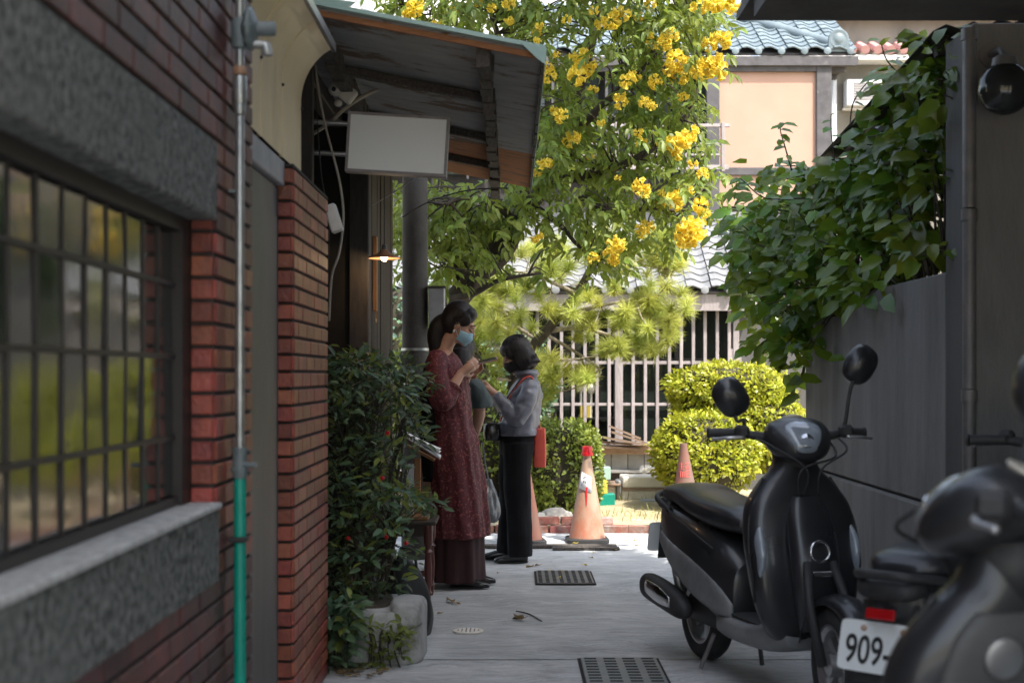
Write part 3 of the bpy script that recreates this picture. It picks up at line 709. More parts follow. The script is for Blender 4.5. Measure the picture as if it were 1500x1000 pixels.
tag(MB().b2((-.09,-.06,0), (.09,.06,.022), bev=.003).build('wooden_tray', 'orange_wood', at=(-.55,7.87,tz+.001)), 'small orange wooden block lying on the dark side table', 'tray')
MS = thing('menu_stand', 'upright wooden stand on the side table holding the open menu', 'stand', (-.53, 7.98, tz+.001))
MB().b2((-.018,-.012,0), (.018,.012,.33), bev=.003).build('upright', 'orange_wood', MS); MB().b2((-.058,-.008,.005), (-.020,.008,.30)).build('card', 'paper', MS); MB().b2((-.09,-.07,0), (.07,.07,.012)).build('foot', 'orange_wood', MS)
MB().bar((-.085,-.08,.425), (.10,-.08,.325), .14, .008, up=(0,0,1)).build('ledge', 'orange_wood', MS)
MN = thing('open_menu', 'open menu book with a reddish cover lying tilted on its stand', 'book', (-.49, 7.84, tz+.385))
for nm, m, o_, t, sp in (('cover', 'edging_brick', 0, .006, 0), ('page_block', 'paper', .010, .010, 0), ('loose_page', 'paper', .024, .003, .10), ('loose_page', 'paper', .030, .002, .16)):
    pts = []; mb = MB()
    vs = []
    for i in range(7):
        s_ = i/6; x = -.125+.22*s_; z = .084-.135*s_+o_+sp*s_*s_*.16
        for y in (-.085, .085):
            for k in (0, t): vs.append((x, y, z+k))
    fs = []
    for i in range(6):
        a = i*4; b = a+4; fs += [(a,b,b+1,a+1), (a+2,a+3,b+3,b+2), (a,a+2,b+2,b), (a+1,b+1,b+3,a+3)]
    fs += [(0,1,3,2), (24,26,27,25)]
    mb.add(vs, fs); mb.build(nm, m, MN)
BG = thing('black_bag', 'slumped black cloth bag behind the raised corner of the planter', 'bag', (-.50, 6.86, 0))
mb = MB().loft([(.0,0,0,.10,.09,3), (.10,0,0,.115,.10,3), (.22,-.005,0,.10,.085,2.6), (.32,-.02,.0,.07,.05,2.3), (.37,-.03,0,.03,.025,2)], 28, sm=4, fold=lambda t, a: 1+.05*math.sin(5*a+6*t)+.04*math.sin(9*a-4*t))
mb.build('body', 'black_rubber', BG, smooth=True)
MB().tube([(-.06,0,.30), (-.03,-.03,.42), (.03,-.03,.40), (.04,0,.27)], .008, 8, sm=5).build('handle', 'black_rubber', BG, smooth=True)
for i, (x, y) in enumerate(((-.84,8.28), (-.66,8.30))):
    tag(MB().b2((-.08,-.06,0), (.08,.06,.19), bev=.008).build('concrete_block', 'planter_concrete', at=(x,y,0)), 'rough grey concrete block standing on the ground behind the side table', 'block', 'concrete blocks by the shop wall')
# ------------------------------------------------------------------ right: building over the parking bay
RB = thing('arcade_building', 'dark grey building with unseen upper floors shaped to shade the alley, over the scooter parking bay', 'building', (2.2, 4, 0))
MB().b2((.885,-1.5,2.640), (4.3,5.50,13.1)).build('unseen_upper_floors', 'slab_dark', RB, world=True)  # out of view above the soffit; height set so its shadow covers the alley
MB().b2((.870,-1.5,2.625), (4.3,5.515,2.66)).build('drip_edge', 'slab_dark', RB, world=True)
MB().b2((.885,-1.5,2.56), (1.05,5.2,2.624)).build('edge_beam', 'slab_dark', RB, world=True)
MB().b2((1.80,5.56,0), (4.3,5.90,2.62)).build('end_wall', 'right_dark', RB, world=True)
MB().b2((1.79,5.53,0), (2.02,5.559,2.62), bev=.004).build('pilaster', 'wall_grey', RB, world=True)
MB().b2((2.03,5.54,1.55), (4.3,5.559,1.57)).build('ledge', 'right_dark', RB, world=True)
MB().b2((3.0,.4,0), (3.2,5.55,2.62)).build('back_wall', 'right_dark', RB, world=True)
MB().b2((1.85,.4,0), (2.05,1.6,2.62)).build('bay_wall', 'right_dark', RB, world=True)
for z0, z1 in ((0,1.2), (1.2,1.9), (1.9,2.6)):
    MB().tube([(1.775,5.52,z0), (1.775,5.52,z1-.02)], .026, 12).build('drain_pipe', 'iron', RB, smooth=True, world=True, angle=40)
    MB().tube([(1.775,5.52,z1-.05), (1.775,5.52,z1-.005)], .031, 12).build('pipe_collar', 'iron', RB, smooth=True, world=True, angle=40)
GL = thing('globe_lamp', 'round dark glass globe lamp on the wall above the scooters', 'lamp', P(1472,130,5.36))
MB().ell((0,0,0), (.10,.09,.10), 24, 16).build('globe', 'dark_glass', GL, smooth=True)
MB().lathe([(.05,.085), (.045,.115), (.03,.125)], 18).build('cap', 'iron', GL, smooth=True, angle=40)
MB().tube([(0,0,.12), (0,.06,.16), (0,.17,.16)], .012, 8, sm=4).build('arm', 'iron', GL, smooth=True)
MB().lathe([(.045,0), (.045,.015)], 16, Matrix.Translation((0,.172,.16))@Matrix.Rotation(R(90),4,'X')).build('rose', 'iron', GL)

GW = thing('garden_wall', 'stained grey concrete wall behind the parked scooters, topped with vines', 'wall', (1.9, 7.2, 0))
MB().b2((1.80,5.905,.70), (1.98,8.72,1.68), bev=.008).build('upper_wall', 'wall_grey', GW, world=True)
MB().b2((1.775,5.905,0), (1.985,8.74,.69), bev=.008).build('plinth', 'wall_grey', GW, world=True)
MB().b2((1.81,5.91,.689), (1.97,8.70,.701)).build('joint', 'hole', GW, world=True)
MB().tube([(1.79,8.45,1.62), (1.76,8.42,1.58), (1.78,8.40,1.50)], .008, 8, sm=4).build('hook', 'iron', GW, smooth=True, world=True)

LT_ = thing('lean_to_roof', 'dark corrugated lean-to roof above the vine on the garden wall', 'roof', (2.4, 7, 2.6))
mb = MB(); nx_ = 46
for (y, z) in ((5.95,2.70), (8.25,2.50)):
    for i in range(nx_+1):
        x = 1.76+2.6*i/nx_; mb.v.append((x, y, z+.10*(x-1.76)+(.012 if i % 2 else -.012)))
for i in range(nx_): mb.f.append((i, i+1, nx_+2+i, nx_+1+i))
mb.build('sheet', 'slab_dark', LT_, world=True, solid=.004)
for y, z in ((6.05,2.69), (7.1,2.60), (8.15,2.51)): MB().bar((1.80,y,z-.055), (4.2,y,z+.19), .05, .06).build('rafter', 'house_dark', LT_, world=True)
MB().bar((1.90,5.96,2.62), (1.90,8.2,2.43), .05, .05).build('beam', 'house_dark', LT_, world=True)
for y in (6.0, 8.1): MB().b2((1.87,y-.03,1.681), (1.93,y+.03,2.42+(.18 if y < 7 else 0))).build('post', 'house_dark', LT_, world=True)
MB().b2((2.6,5.92,0), (2.7,8.3,2.6)).build('rear_boarding', 'house_dark', LT_, world=True)
# the vine
random.seed(21)
VR = thing('vine', 'dark broad-leaved vine spilling over the grey garden wall', 'vine', (1.9, 8.0, 1.6))
L0 = Vector(VR.location); items = []; tb = MB()
vp = [(1062,318),(1075,290),(1105,262),(1135,240),(1170,232),(1205,238),(1228,238),(1255,222),(1285,180),(1312,125),(1335,75),(1358,35),(1390,30),(1392,385),(1330,400),(1290,425),(1240,450),(1195,462),(1185,500),(1192,560),(1175,602),(1155,570),(1140,520),(1115,520),(1090,465),(1070,450),(1066,400),(1052,360)]
def vineY(x): 
    t = (x-1050)/340; return 8.9-3.1*min(1, max(0, t))
n = 0
while n < 230:
    x, y = U(1050,1392), U(30,600)
    if not inpoly(x, y, vp): continue
    n += 1; Yc = vineY(x)+U(-.15,.6); c = P(x, y, Yc)
    b = Vector((1.9, max(5.95, Yc+U(-.2,.4)), 1.6 if c.z < 2.2 else c.z-.2)); tb.tube([b-L0, (b+c)/2-L0+Vector((0,0,.08)), c-L0], [.007,.005,.003], 4, sm=2)
    for _ in range(random.randint(5,8)):
        d = rdir(-.5,.8); p = c+d*U(.03,.13)
        dd = Vector((d.x*.7-.15, d.y*.5-.35, U(-.75,.15))).normalized()
        items.append((p-L0, frame(dd, (U(-.5,.5)-.2, -.75+U(-.5,.5), .9), U(-.5,.5)), U(.055,.14)))
# dense dark inner leaves so that the wall does not show
for _ in range(2600):
    x, y = U(1066,1392), U(50,590)
    if inpoly(x+12, y, vp) and inpoly(x-12, y-12, vp):
        p = P(x, y, vineY(x)+U(.25,.95)); items.append((p-L0, frame(rdir(-.9,.1), (U(-.6,.6), -.8, .6)), U(.08,.15)))
# upright shoots
for pts in ([(1160,250),(1150,215),(1143,190),(1148,180)], [(1232,300),(1225,250),(1218,200),(1217,170)], [(1180,290),(1120,290),(1085,262),(1078,275)], [(1330,120),(1300,90),(1290,60)], [(1245,200),(1250,150),(1280,110)]):
    pp = [P(x, y, vineY(1180)-.1)-L0 for x, y in pts]; tb.tube(pp, [.005,.004,.003,.002][:len(pp)], 5, sm=4)
    for p in crom(pp, 3):
        d = rdir(-.3,.6); items.append((Vector(p), frame((d.x,-.3,d.z*.5-.1), (0,-.6,1)), U(.05,.09)))
tb.build('stem', 'bark', VR, smooth=True)
vl = leafmesh(.62, .10, .22, .38)
leaves(VR, items, 'leaf_vine', vl, nobj=300, key=lambda t: t[0].y+random.random()*1.2)

# ------------------------------------------------------------------ tea house behind the garden
TH = thing('tea_house', 'two-storey timber tea house with barred ground floor, tiled roofs and peach upper wall', 'house', (1, 16, 0))
t0 = Vector(TH.location)
def part(name, mat, lo, hi, bev=0, parent=None): return MB().b2(lo, hi, bev).build(name, mat, parent or TH, world=True)
HX0, HX1 = -3.5, 2.42
LY = 15.12
zl = lambda py: CAMZ-(py-550)*LY/F
xl = lambda q: (q-750)*LY/F
part('ground_floor_room', 'house_dark', (HX0,15.62,0), (4.1,20,2.55))
part('side_wall', 'right_dark', (2.44,15.30,0), (3.6,15.60,2.2))
# glazing behind the lattice, with a curtain
for i in range(9):
    x = HX0+.66*i; part('glass_pane', 'house_glass', (x+.02,15.40,.50), (x+.62,15.41,1.40)); part('glass_pane', 'house_glass', (x+.02,15.40,1.44), (x+.62,15.41,2.0))
    part('glazing_post', 'house_dark', (x-.022,15.37,.50), (x+.020,15.44,2.05))
part('transom', 'house_dark', (HX0,15.385,1.400), (HX1,15.43,1.438))
part('curtain', 'curtain', (HX0,15.52,.5), (2.4,15.53,2.05))
# lattice
LT = thing('lattice', '', '', (0,0,0)); del LT['label']; del LT['category']; LT.parent = TH
lat0 = t0
vb = meshof(MB().box((0,0,0), (.034,.030,1), bev=.003), 'bar', 'lattice_paint')
x = xl(1068); k = 0
while x > HX0:
    top = zl(446); bot = zl(648)
    o = inst('bar', vb, LT, Vector((x+U(-.003,.003), LY, (top+bot)/2))-lat0, None, (1,1,top-bot))
    x -= .1275; k += 1
for py, h in ((531,.034), (592,.030), (649,.036), (447,.04)):
    z = zl(py); part('rail', 'lattice_paint', (HX0,LY+.004,z-h/2), (xl(1076),LY+.034,z+h/2), .003, LT)
for q in (905, 1078, 770, 640):
    part('post', 'lattice_paint', (xl(q)-.032,LY-.02,zl(655)), (xl(q)+.032,LY+.05,zl(444)), .004, LT)
part('lattice_step', 'lattice_paint', (xl(1070),LY-.012,zl(531)), (xl(1086),LY+.03,zl(511)), .003, LT)
# veranda
part('veranda_rail', 'plank_wood', (HX0,LY-.13,zl(664)), (HX1,LY-.03,zl(651)), .004)
for i in range(34):
    x = HX0+i*.175; part('skirting_board', 'deck_grey', (x+.004,LY-.075+U(-.004,.004),.26), (x+.171,LY-.05,.435))
part('veranda_edge', 'deck_grey', (HX0,LY-.12,.225), (HX1,LY-.02,.258), .004)
part('plinth', 'house_dark', (HX0,LY+.05,0), (HX1,15.6,.225))
# things on the sill behind the bars
for px_, py_, m, s, lab, nm in ((851,568,'white_stone',(.10,.08,.16),'white rounded lamp on the shelf behind the lattice','table_lamp'), (866,572,'white_stone',(.09,.08,.12),'second white globe on the shelf behind the lattice','table_lamp')):
    p = P(px_, py_, 15.32); o = MB().ell((0,0,s[2]*.2), (s[0]/2,s[1]/2,s[2]/2), 14, 10).lathe([(.03,-.30), (.012,-.28), (.012,-.02)], 10).build(nm, m, smooth=True, angle=50, at=p); tag(o, lab, 'lamp')
p = P(857,600,15.32); bx_ = thing('yellow_box', 'yellow box with a green lid on the shelf behind the lattice', 'box', p)
MB().b2((-.055,-.05,-.09), (.055,.05,.05), bev=.004).build('body', 'yellow_leaf', bx_); MB().b2((-.058,-.053,.051), (.058,.053,.075)).build('lid', 'green_sheet', bx_)
part('shelf', 'house_dark', (.3,15.22,.78), (1.1,15.38,.80))
# lower roof
EY, EZ, TY, TZ = 14.95, 2.135, 16.42, 3.03
def roof(parent, x0, x1, ey, ez, ty, tz_, pitch, course, mat, up=0):
    sl = Vector((0, ty-ey, tz_-ez)); Ls = sl.length; sl.normalize(); nrm = Vector((0,-sl.z,sl.y))
    ang = math.atan2(sl.z, sl.y); nc = int(round((x1-x0)/pitch)); pitch = (x1-x0)/nc; nr = int(Ls/course)
    prof = []
    for i in range(13):
        u = i/12; prof.append((-.5+u*.965, (.020*math.cos(2*math.pi*(u-.22)) if True else 0)+(.012 if u < .05 else 0)))
    mb = MB(); m = len(prof); tl = course*1.22
    for (yy_, dz) in ((0,0), (tl,0)):
        for sgn in (0, 1):
            for u, h in prof: mb.v.append((u*pitch, yy_, h*pitch/.26+(.014 if sgn else 0)+(.016 if yy_ == 0 else 0)))
    a = lambda r, s_, i: (r*2+s_)*m+i
    for i in range(m-1):
        mb.f += [(a(0,1,i), a(0,1,i+1), a(1,1,i+1), a(1,1,i)), (a(0,0,i+1), a(0,0,i), a(1,0,i), a(1,0,i+1)), (a(0,0,i), a(0,0,i+1), a(0,1,i+1), a(0,1,i)), (a(1,0,i+1), a(1,0,i), a(1,1,i), a(1,1,i+1))]
    mb.f += [(a(0,0,0), a(0,1,0), a(1,1,0), a(1,0,0)), (a(0,0,m-1), a(1,0,m-1), a(1,1,m-1), a(0,1,m-1))]
    me = meshof(mb, 'roof_tile', mat, smooth=True); me.set_sharp_from_angle(angle=R(45))
    cap = meshof(MB().lathe([(.0,-.012), (.036,-.012), (.041,-.004), (.041,.02), (.030,.024)], 16, Matrix.Rotation(R(90),4,'X')), 'eave_cap', mat, smooth=True); cap.set_sharp_from_angle(angle=R(45))
    rot = Euler((ang, 0, 0))
    for r in range(nr):
        for c in range(nc):
            p = Vector((x0+(c+.5)*pitch, ey, ez))+sl*(r*course)+nrm*.022
            inst('roof_tile', me, parent, p-t0+Vector((U(-.003,.003),0,U(-.002,.002))), rot)
    for c in range(nc+1):
        inst('eave_cap', cap, parent, Vector((x0+(c-.28)*pitch+.0, ey-.008, ez+.012))-t0)
    # deck under the tiles
    dk = MB(); vs = [Vector((x, ey+.03, ez)) + sl*d + nrm*q for x in (x0, x1) for d in (0, Ls) for q in (-.03, -.004)]
    dk.add(vs, [(0,1,3,2), (4,6,7,5), (0,4,5,1), (2,3,7,6), (0,2,6,4), (1,5,7,3)]); dk.build('roof_deck', 'house_timber', parent, world=True)
roofL = thing('lower_roof', '', '', (0,0,0)); del roofL['label']; del roofL['category']; roofL.parent = TH
roof(roofL, -2.6, 2.62, EY, EZ, TY, TZ, .262, .155, 'tile_grey')
part('fascia', 'lattice_paint', (-3.2,EY+.05,EZ-.20), (2.66,EY+.075,EZ-.03), 0, roofL)
part('eave_soffit', 'house_dark', (-3.2,EY+.076,EZ-.10), (2.60,15.62,EZ-.07), 0, roofL)
part('ridge_course', 'tile_grey', (-2.7,TY-.10,TZ-.01), (2.66,TY-.02,TZ+.09), .01, roofL)
# upper floor
UY = 16.42; ux = lambda q: (q-750)*UY/F; uz = lambda py: CAMZ-(py-550)*UY/F
part('upper_wall', 'peach', (ux(1050),UY,uz(302)), (ux(1200),UY+.12,uz(90)))
part('upper_room', 'house_dark', (-2.6,UY+.13,2.6), (ux(1216),20.0,uz(88)))
part('corner_post', 'house_timber', (ux(1195),UY-.05,2.7), (ux(1217),UY+.12,uz(90)), .006)
part('window_post', 'house_timber', (ux(1034),UY-.06,2.7), (ux(1053),UY+.12,uz(90)), .006)
part('wall_rail', 'house_timber', (ux(1053),UY-.035,uz(257)), (ux(1195),UY-.002,uz(246)), .004)
part('head_beam', 'house_timber', (-2.6,UY-.045,uz(106)), (ux(1195),UY-.002,uz(95)), .004)
part('sill_beam', 'house_timber', (-2.6,UY-.05,2.90), (ux(1240),UY+.0,3.14), .006)
for i in range(8):
    x = ux(1016)-.62*i; w_ = thing('upper_window', '', '', (0,0,0)); del w_['label']; del w_['category']; w_.parent = TH
    part('pane', 'house_glass', (x-.38,UY+.03,uz(255)), (x+.14,UY+.04,uz(108)), 0, w_)
    part('sash', 'house_timber', (x-.40,UY-.01,uz(262)), (x-.37,UY+.06,uz(106)), 0, w_); part('sash', 'house_timber', (x-.37,UY-.01,uz(172)), (x+.14,UY+.028,uz(168)), 0, w_); part('sash', 'house_timber', (x-.14,UY-.008,uz(262)), (x-.115,UY+.028,uz(106)), 0, w_)
bal = thing('balcony_rail', '', '', (0,0,0)); del bal['label']; del bal['category']; bal.parent = TH
for py, h, ex_ in ((192,.035,1062), (218,.02,1052), (234,.02,1052), (252,.05,1060)):
    part('rail', 'lattice_paint', (-1.5,UY-.38,uz(py)-h/2), (ux(ex_),UY-.33,uz(py)+h/2), .003, bal)
for q in (1052, 1000, 950, 900): part('baluster', 'lattice_paint', (ux(q)-.02,UY-.40,uz(258)), (ux(q)+.02,UY-.31,uz(188)), .003, bal)
for q in (1040, 940): part('bracket', 'house_timber', (ux(q)-.03,UY-.36,uz(262)), (ux(q)+.03,UY-.051,uz(254)), .003, bal)
roofU = thing('upper_roof', '', '', (0,0,0)); del roofU['label']; del roofU['category']; roofU.parent = TH
UEY, UEZ = 16.345, CAMZ+(550-77)*16.345/F
roof(roofU, .0, 3.96, UEY, UEZ, 18.2, UEZ+1.02, .262, .16, 'tile_blue')
part('fascia', 'house_timber', (-.2,UEY-.012,UEZ-.15), (3.98,UEY+.03,UEZ-.045), 0, roofU)
part('eave_soffit', 'house_timber', (-.2,UEY+.076,UEZ-.06), (3.96,18.2,UEZ-.04), 0, roofU)
for q in range(4): part('rafter', 'house_timber', (3.64,UEY+.1+.42*q,UEZ-.11), (3.95,UEY+.17+.42*q,UEZ-.061), 0, roofU)
hr = MB(); a_, b_ = Vector((3.86,UEY+.05,UEZ+.06)), Vector((2.2,18.15,UEZ+1.06)); hr.tube([a_, b_], .062, 12); hr.build('hip_ridge', 'tile_blue', roofU, smooth=True, world=True, angle=50)
om = Matrix.Translation((3.76,UEY+.06,UEZ+.16))@Matrix.Rotation(R(90),4,'X')
orn = MB(); orn.lathe([(.02,-.02), (.10,-.02), (.115,-.01), (.115,.05), (.10,.055), (.085,.05), (.06,.05), (.05,.058), (.0,.058)], 22, om); orn.b2((3.645,UEY+.01,UEZ+.01), (3.875,UEY+.08,UEZ+.15)); orn.build('ridge_ornament', 'tile_blue', roofU, smooth=True, world=True, angle=40)

# planks lying on the veranda rail
for i, (a, b, w_, h_) in enumerate((((882,640),(952,652),.12,.02), ((895,632),(945,648),.10,.02), ((893,624),(938,642),.09,.02), ((870,646),(925,650),.10,.02), ((868,652),(938,658),.14,.025))):
    A, B = P(*a, 14.93+.012*i), P(*b, 14.93+.012*i); c_ = (A+B)/2
    o = MB().bar(A-c_, B-c_, w_, h_).build('plank', 'plank_wood', at=c_); tag(o, 'loose weathered plank lying across the veranda rail', 'plank', 'planks piled on the veranda rail')

# far buildings
FB = thing('far_house', 'weathered beige concrete house with a window air conditioner behind the tea house', 'building', (5, 20, 0))
MB().b2((3.95,19.2,0), (9.5,24,6.05)).build('wall', 'far_wall', FB, world=True)
MB().b2((3.85,19.0,6.06), (9.6,24.1,6.20)).build('roof_slab', 'far_wall', FB, world=True)
for i in range(18): MB().tube([(4.0+.17*i,18.82,5.56), (4.0+.17*i,19.19,5.70)], .06, 8).build('roof_rib', 'pink_roof', FB, world=True)
MB().b2((3.95,18.86,5.44), (7.2,19.19,5.50)).build('roof_edge', 'far_white', FB, world=True)
fx = lambda q: (q-750)*19.15/F; fz = lambda q: CAMZ-(q-550)*19.15/F
ac = MB().b2((fx(1236),18.98,fz(158)), (fx(1306),19.195,fz(120)), bev=.01).build('air_conditioner', 'far_white', FB, world=True)
for i in range(7): z_ = fz(150)+.035*i; MB().b2((fx(1246),18.97,z_), (fx(1300),18.979,z_+.018)).build('louvre', 'sign_frame', ac, world=True)
MB().b2((fx(1234),19.1,fz(162)), (fx(1310),19.19,fz(159))).build('sill', 'far_white', FB, world=True)
MB().tube([(fx(1222),19.15,0), (fx(1222),19.15,5.4)], .035, 10).build('drain_pipe', 'far_white', FB, world=True, smooth=True)
WBd = thing('white_apartment', 'tall pale apartment block rising behind the flowering tree', 'building', (-3, 26, 0))
MB().b2((-10,25,0), (4.2,32,8.5)).build('wall', 'far_white', WBd, world=True)
for i in range(7):
    for k in range(2):
        x = -8.6+1.75*i; z = 3.2+2.7*k; wo = MB().b2((x,24.94,z), (x+.95,24.99,z+1.3)).build('window', 'house_glass', WBd, world=True)
        MB().b2((x-.06,24.92,z-.08), (x+1.01,24.995,z-.01)).build('window_sill', 'far_white', wo, world=True)
MB().bar(P(515,-10,23), P(556,40,23), .10, .05, up=(0,1,0)).build('roof_brace', 'header_metal', WBd, world=True)

# ------------------------------------------------------------------ garden: edging bricks, rocks, blocks
random.seed(31)
EB = thing('brick_edging', 'low broken red brick edging between the alley and the garden', 'edging', (.3, 11.35, 0))
em = meshof(MB().box((0,0,0), (.20,.10,.06), bev=.006), 'brick', 'edging_brick')
for r in range(2):
    for i in range(17):
        if r == 1 and random.random() < .25: continue
        inst('brick', em, EB, Vector((-1.3+i*.212+(.1 if r else 0)+U(-.008,.008), 11.34+U(-.012,.012)+(.05 if r else 0), .028+r*.062))-EB.location, (U(-.04,.04), U(-.04,.04), U(-.06,.06)))
def rock(p, s, lab, seed, mat='rock', grp=None):
    mb = MB().ell((0,0,0), s, 14, 9)
    for i, v in enumerate(mb.v):
        q = 1+.35*mnoise.noise(Vector(v)*(2.2/max(s))+Vector((seed*7.1,0,0))); mb.v[i] = (v[0]*q, v[1]*q, v[2]*q)
    return tag(mb.build('rock', mat, smooth=True, at=p), lab, 'rock', grp)
for i, (x, y, s, Y) in enumerate(((815,757,.13,11.75), (790,762,.10,11.7), (706,748,.14,11.9), (722,757,.09,11.8), (748,760,.12,11.75), (930,768,.08,11.7), (840,765,.07,11.6))):
    p = P(x, y, Y); rock(p, (s,s*.7,s*.6), 'pale rough stone lying along the brick edging', i, 'rock', 'stones along the edging')
def slabthing(name, lab, cat, lo, hi, mat): c_ = (Vector(lo)+Vector(hi))/2; return tag(MB().b2(lo, hi, bev=.012).build(name, mat, org=(c_.x, c_.y, lo[2])), lab, cat)
BY = 13.75; bxp = lambda q: (q-750)*BY/F; bzp = lambda q: CAMZ-(q-550)*BY/F
SB = thing('stone_bench', 'low white stone bench with a thin wooden lip in the sunlit garden', 'bench', (bxp(950), BY, .05))
MB().b2((bxp(912),BY,bzp(714)), (bxp(992),BY+.4,bzp(698)), bev=.01).build('seat', 'white_stone', SB, world=True)
MB().b2((bxp(912),BY-.01,bzp(717)), (bxp(994),BY+.38,bzp(714.5))).build('wooden_lip', 'plank_wood', SB, world=True)
MB().b2((bxp(911),BY+.02,-.02), (bxp(986),BY+.36,bzp(717.5)), bev=.015).build('base', 'white_stone', SB, world=True)
sb2 = slabthing('stone_block', 'plain white stone block beside the bench behind the orange cone', 'block', (bxp(868),BY+.05,-.02), (bxp(903),BY+.35,bzp(712)), 'white_stone')
slabthing('grey_block', 'small grey stone cube wedged between the white block and the bench', 'block', (bxp(904),BY+.02,-.02), (bxp(911),BY+.3,bzp(704)), 'deck_grey')
slabthing('plank_step', 'long dark plank lying on the white stone block', 'plank', (bxp(858),BY+.0,bzp(711.6)), (bxp(910),BY+.4,bzp(708)), 'plank_wood')
slabthing('paving_stone', 'flat grey stone lying before the white bench', 'stone', (bxp(935),BY-.35,0), (bxp(968),BY-.15,.075), 'deck_grey')
FR = thing('low_stool', 'low pale wooden stool behind the white stone bench', 'stool', P(965,694,14.25))
for a, b in (((-.16,0,-.05), (-.13,.03,.06)), ((.13,0,-.05), (.16,.03,.06)), ((-.13,0,.03), (.13,.03,.06)), ((-.13,0,-.05), (.13,.03,-.03))): MB().b2(a, b).build('rail', 'white_stone', FR)
TB = thing('toy_house', 'small green crate with a yellow box stacked on it behind the capped cone', 'crate', (bxp(880), 13.3, .04))
MB().b2((-.10,-.08,0), (.10,.08,.11), bev=.006).build('crate', 'green_pipe', TB)
MB().b2((-.09,-.07,.111), (.03,.06,.24), bev=.006).build('box', 'yellow_leaf', TB); MB().b2((-.10,-.07,.241), (.06,.06,.36), bev=.006).build('pale_box', 'green_sheet', TB)
# dry grass
random.seed(5); gi = []
for _ in range(2600):
    x = U(-1.6,2.8); y = 11.45+2.3*random.random(); d = Vector((U(-.5,.5), U(-.5,.5), 1))
    if mnoise.noise(Vector((x*1.4, y*1.4, 0))) < -.12: continue
    gi.append((Vector((x, y, .05+.05*mnoise.noise(Vector((x*1.3, y*1.3, 3.1))))), frame(d, rdir()), U(.03,.09)))
gr = bpy.data.objects.new('grass_root', None)
o = leaves(None, gi, 'grass', leafmesh(.09, 0, .3), nobj=0, stuffname='dry_grass'); o.name = 'dry_grass'; o['label'] = 'thin dry grass on the sunlit garden ground'; o['category'] = 'grass'
bpy.data.objects.remove(gr)

# ------------------------------------------------------------------ clipped shrubs
def topiary(name, label, blobs, n, size, mat, loc, cat='shrub', seed=1, nobj=0, amp=.16):
    random.seed(seed); root = thing(name, label, cat, loc); L = Vector(loc)
    core = MB(); items = []
    for c, r, e in blobs:
        c = Vector(c)
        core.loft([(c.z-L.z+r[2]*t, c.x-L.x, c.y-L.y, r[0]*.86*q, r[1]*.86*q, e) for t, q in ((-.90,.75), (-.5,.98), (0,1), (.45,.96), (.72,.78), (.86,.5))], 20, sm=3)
        k = int(n*r[0]*r[1]**.5*3)
        for _ in range(n):
            d = rdir(-.85,1); q = 1+amp*mnoise.noise(d*3.1+c*5)
            # superellipsoid shell
            ee = e/2; sx = abs(d.x)**(1/ee)*math.copysign(1,d.x); sy = abs(d.y)**(1/ee)*math.copysign(1,d.y); sz = abs(d.z)**(1/max(1,ee*.8))*math.copysign(1,d.z)
            f = U(.84,1.04)*q*(U(1.02,1.12) if random.random() < .05 else 1)
            p = c+Vector((sx*r[0], sy*r[1], sz*r[2]))*f
            if any(sum(((p-Vector(c2))[i]/(r2[i]*.80))**2 for i in range(3)) < 1 for c2, r2, _e in blobs if Vector(c2) != c): continue
            dd = (d+rdir()*.9).normalized()
            items.append((p-L, frame(dd, (d.x+U(-.4,.4), d.y+U(-.4,.4), d.z+.5), U(-.6,.6)), size*random.choice((.55,.7,.85,1,1.1,1.3))))
    core.build('core', 'shade_core', root, smooth=True)  # solid dark filler standing in for the shaded inside of the crown
    st = MB()
    for i in range(5): st.tube([(U(-.05,.05), U(-.05,.05), -.1), (U(-.15,.15), U(-.15,.15), .35)], [.02,.012], 6)
    st.build('stem', 'bark', root)
    leaves(root, items, mat, leafmesh(.55, .1, .15), nobj=nobj, key=lambda t: t[0].y)
    return root
cb = lambda px, py, Y: tuple(P(px, py, Y))
topiary('clipped_hedge', 'boxy clipped green hedge behind the woman in black trousers', [(cb(822,688,12.3), (.335,.36,.42), 3.4)], 9000, .040, 'leaf_hedge', (cb(822,688,12.3)[0], 12.3, .03), 'hedge', 41, amp=.10)
topiary('round_shrub', 'bright golden-green clipped shrub in two rounded tiers beside the scooters', [(cb(1066,574,13.45), (.57,.5,.27), 2.3), (cb(1032,662,12.85), (.46,.5,.36), 2.4), (cb(1128,640,13.2), (.36,.45,.36), 2.3)], 7500, .045, 'leaf_gold', (cb(1050,640,13.0)[0], 13.1, .03), 'shrub', 42)
topiary('background_shrub', 'dark green loose shrub behind the two women, beyond the edging', [(cb(700,650,12.6), (.42,.35,.55), 2.2), (cb(650,600,12.9), (.5,.4,.75), 2.2)], 4200, .055, 'leaf_hedge', (cb(690,650,12.6)[0], 12.7, .03), 'shrub', 43, amp=.35)
topiary('back_hedge', 'shaded dark leafy bush against the house left of the pine', [(cb(610,520,15.0), (.9,.3,.8), 2.2), (cb(740,560,14.7), (.5,.25,.5), 2.2)], 3200, .065, 'leaf_shrub', (cb(640,560,14.8)[0], 14.8, .03), 'bush', 44, amp=.35)

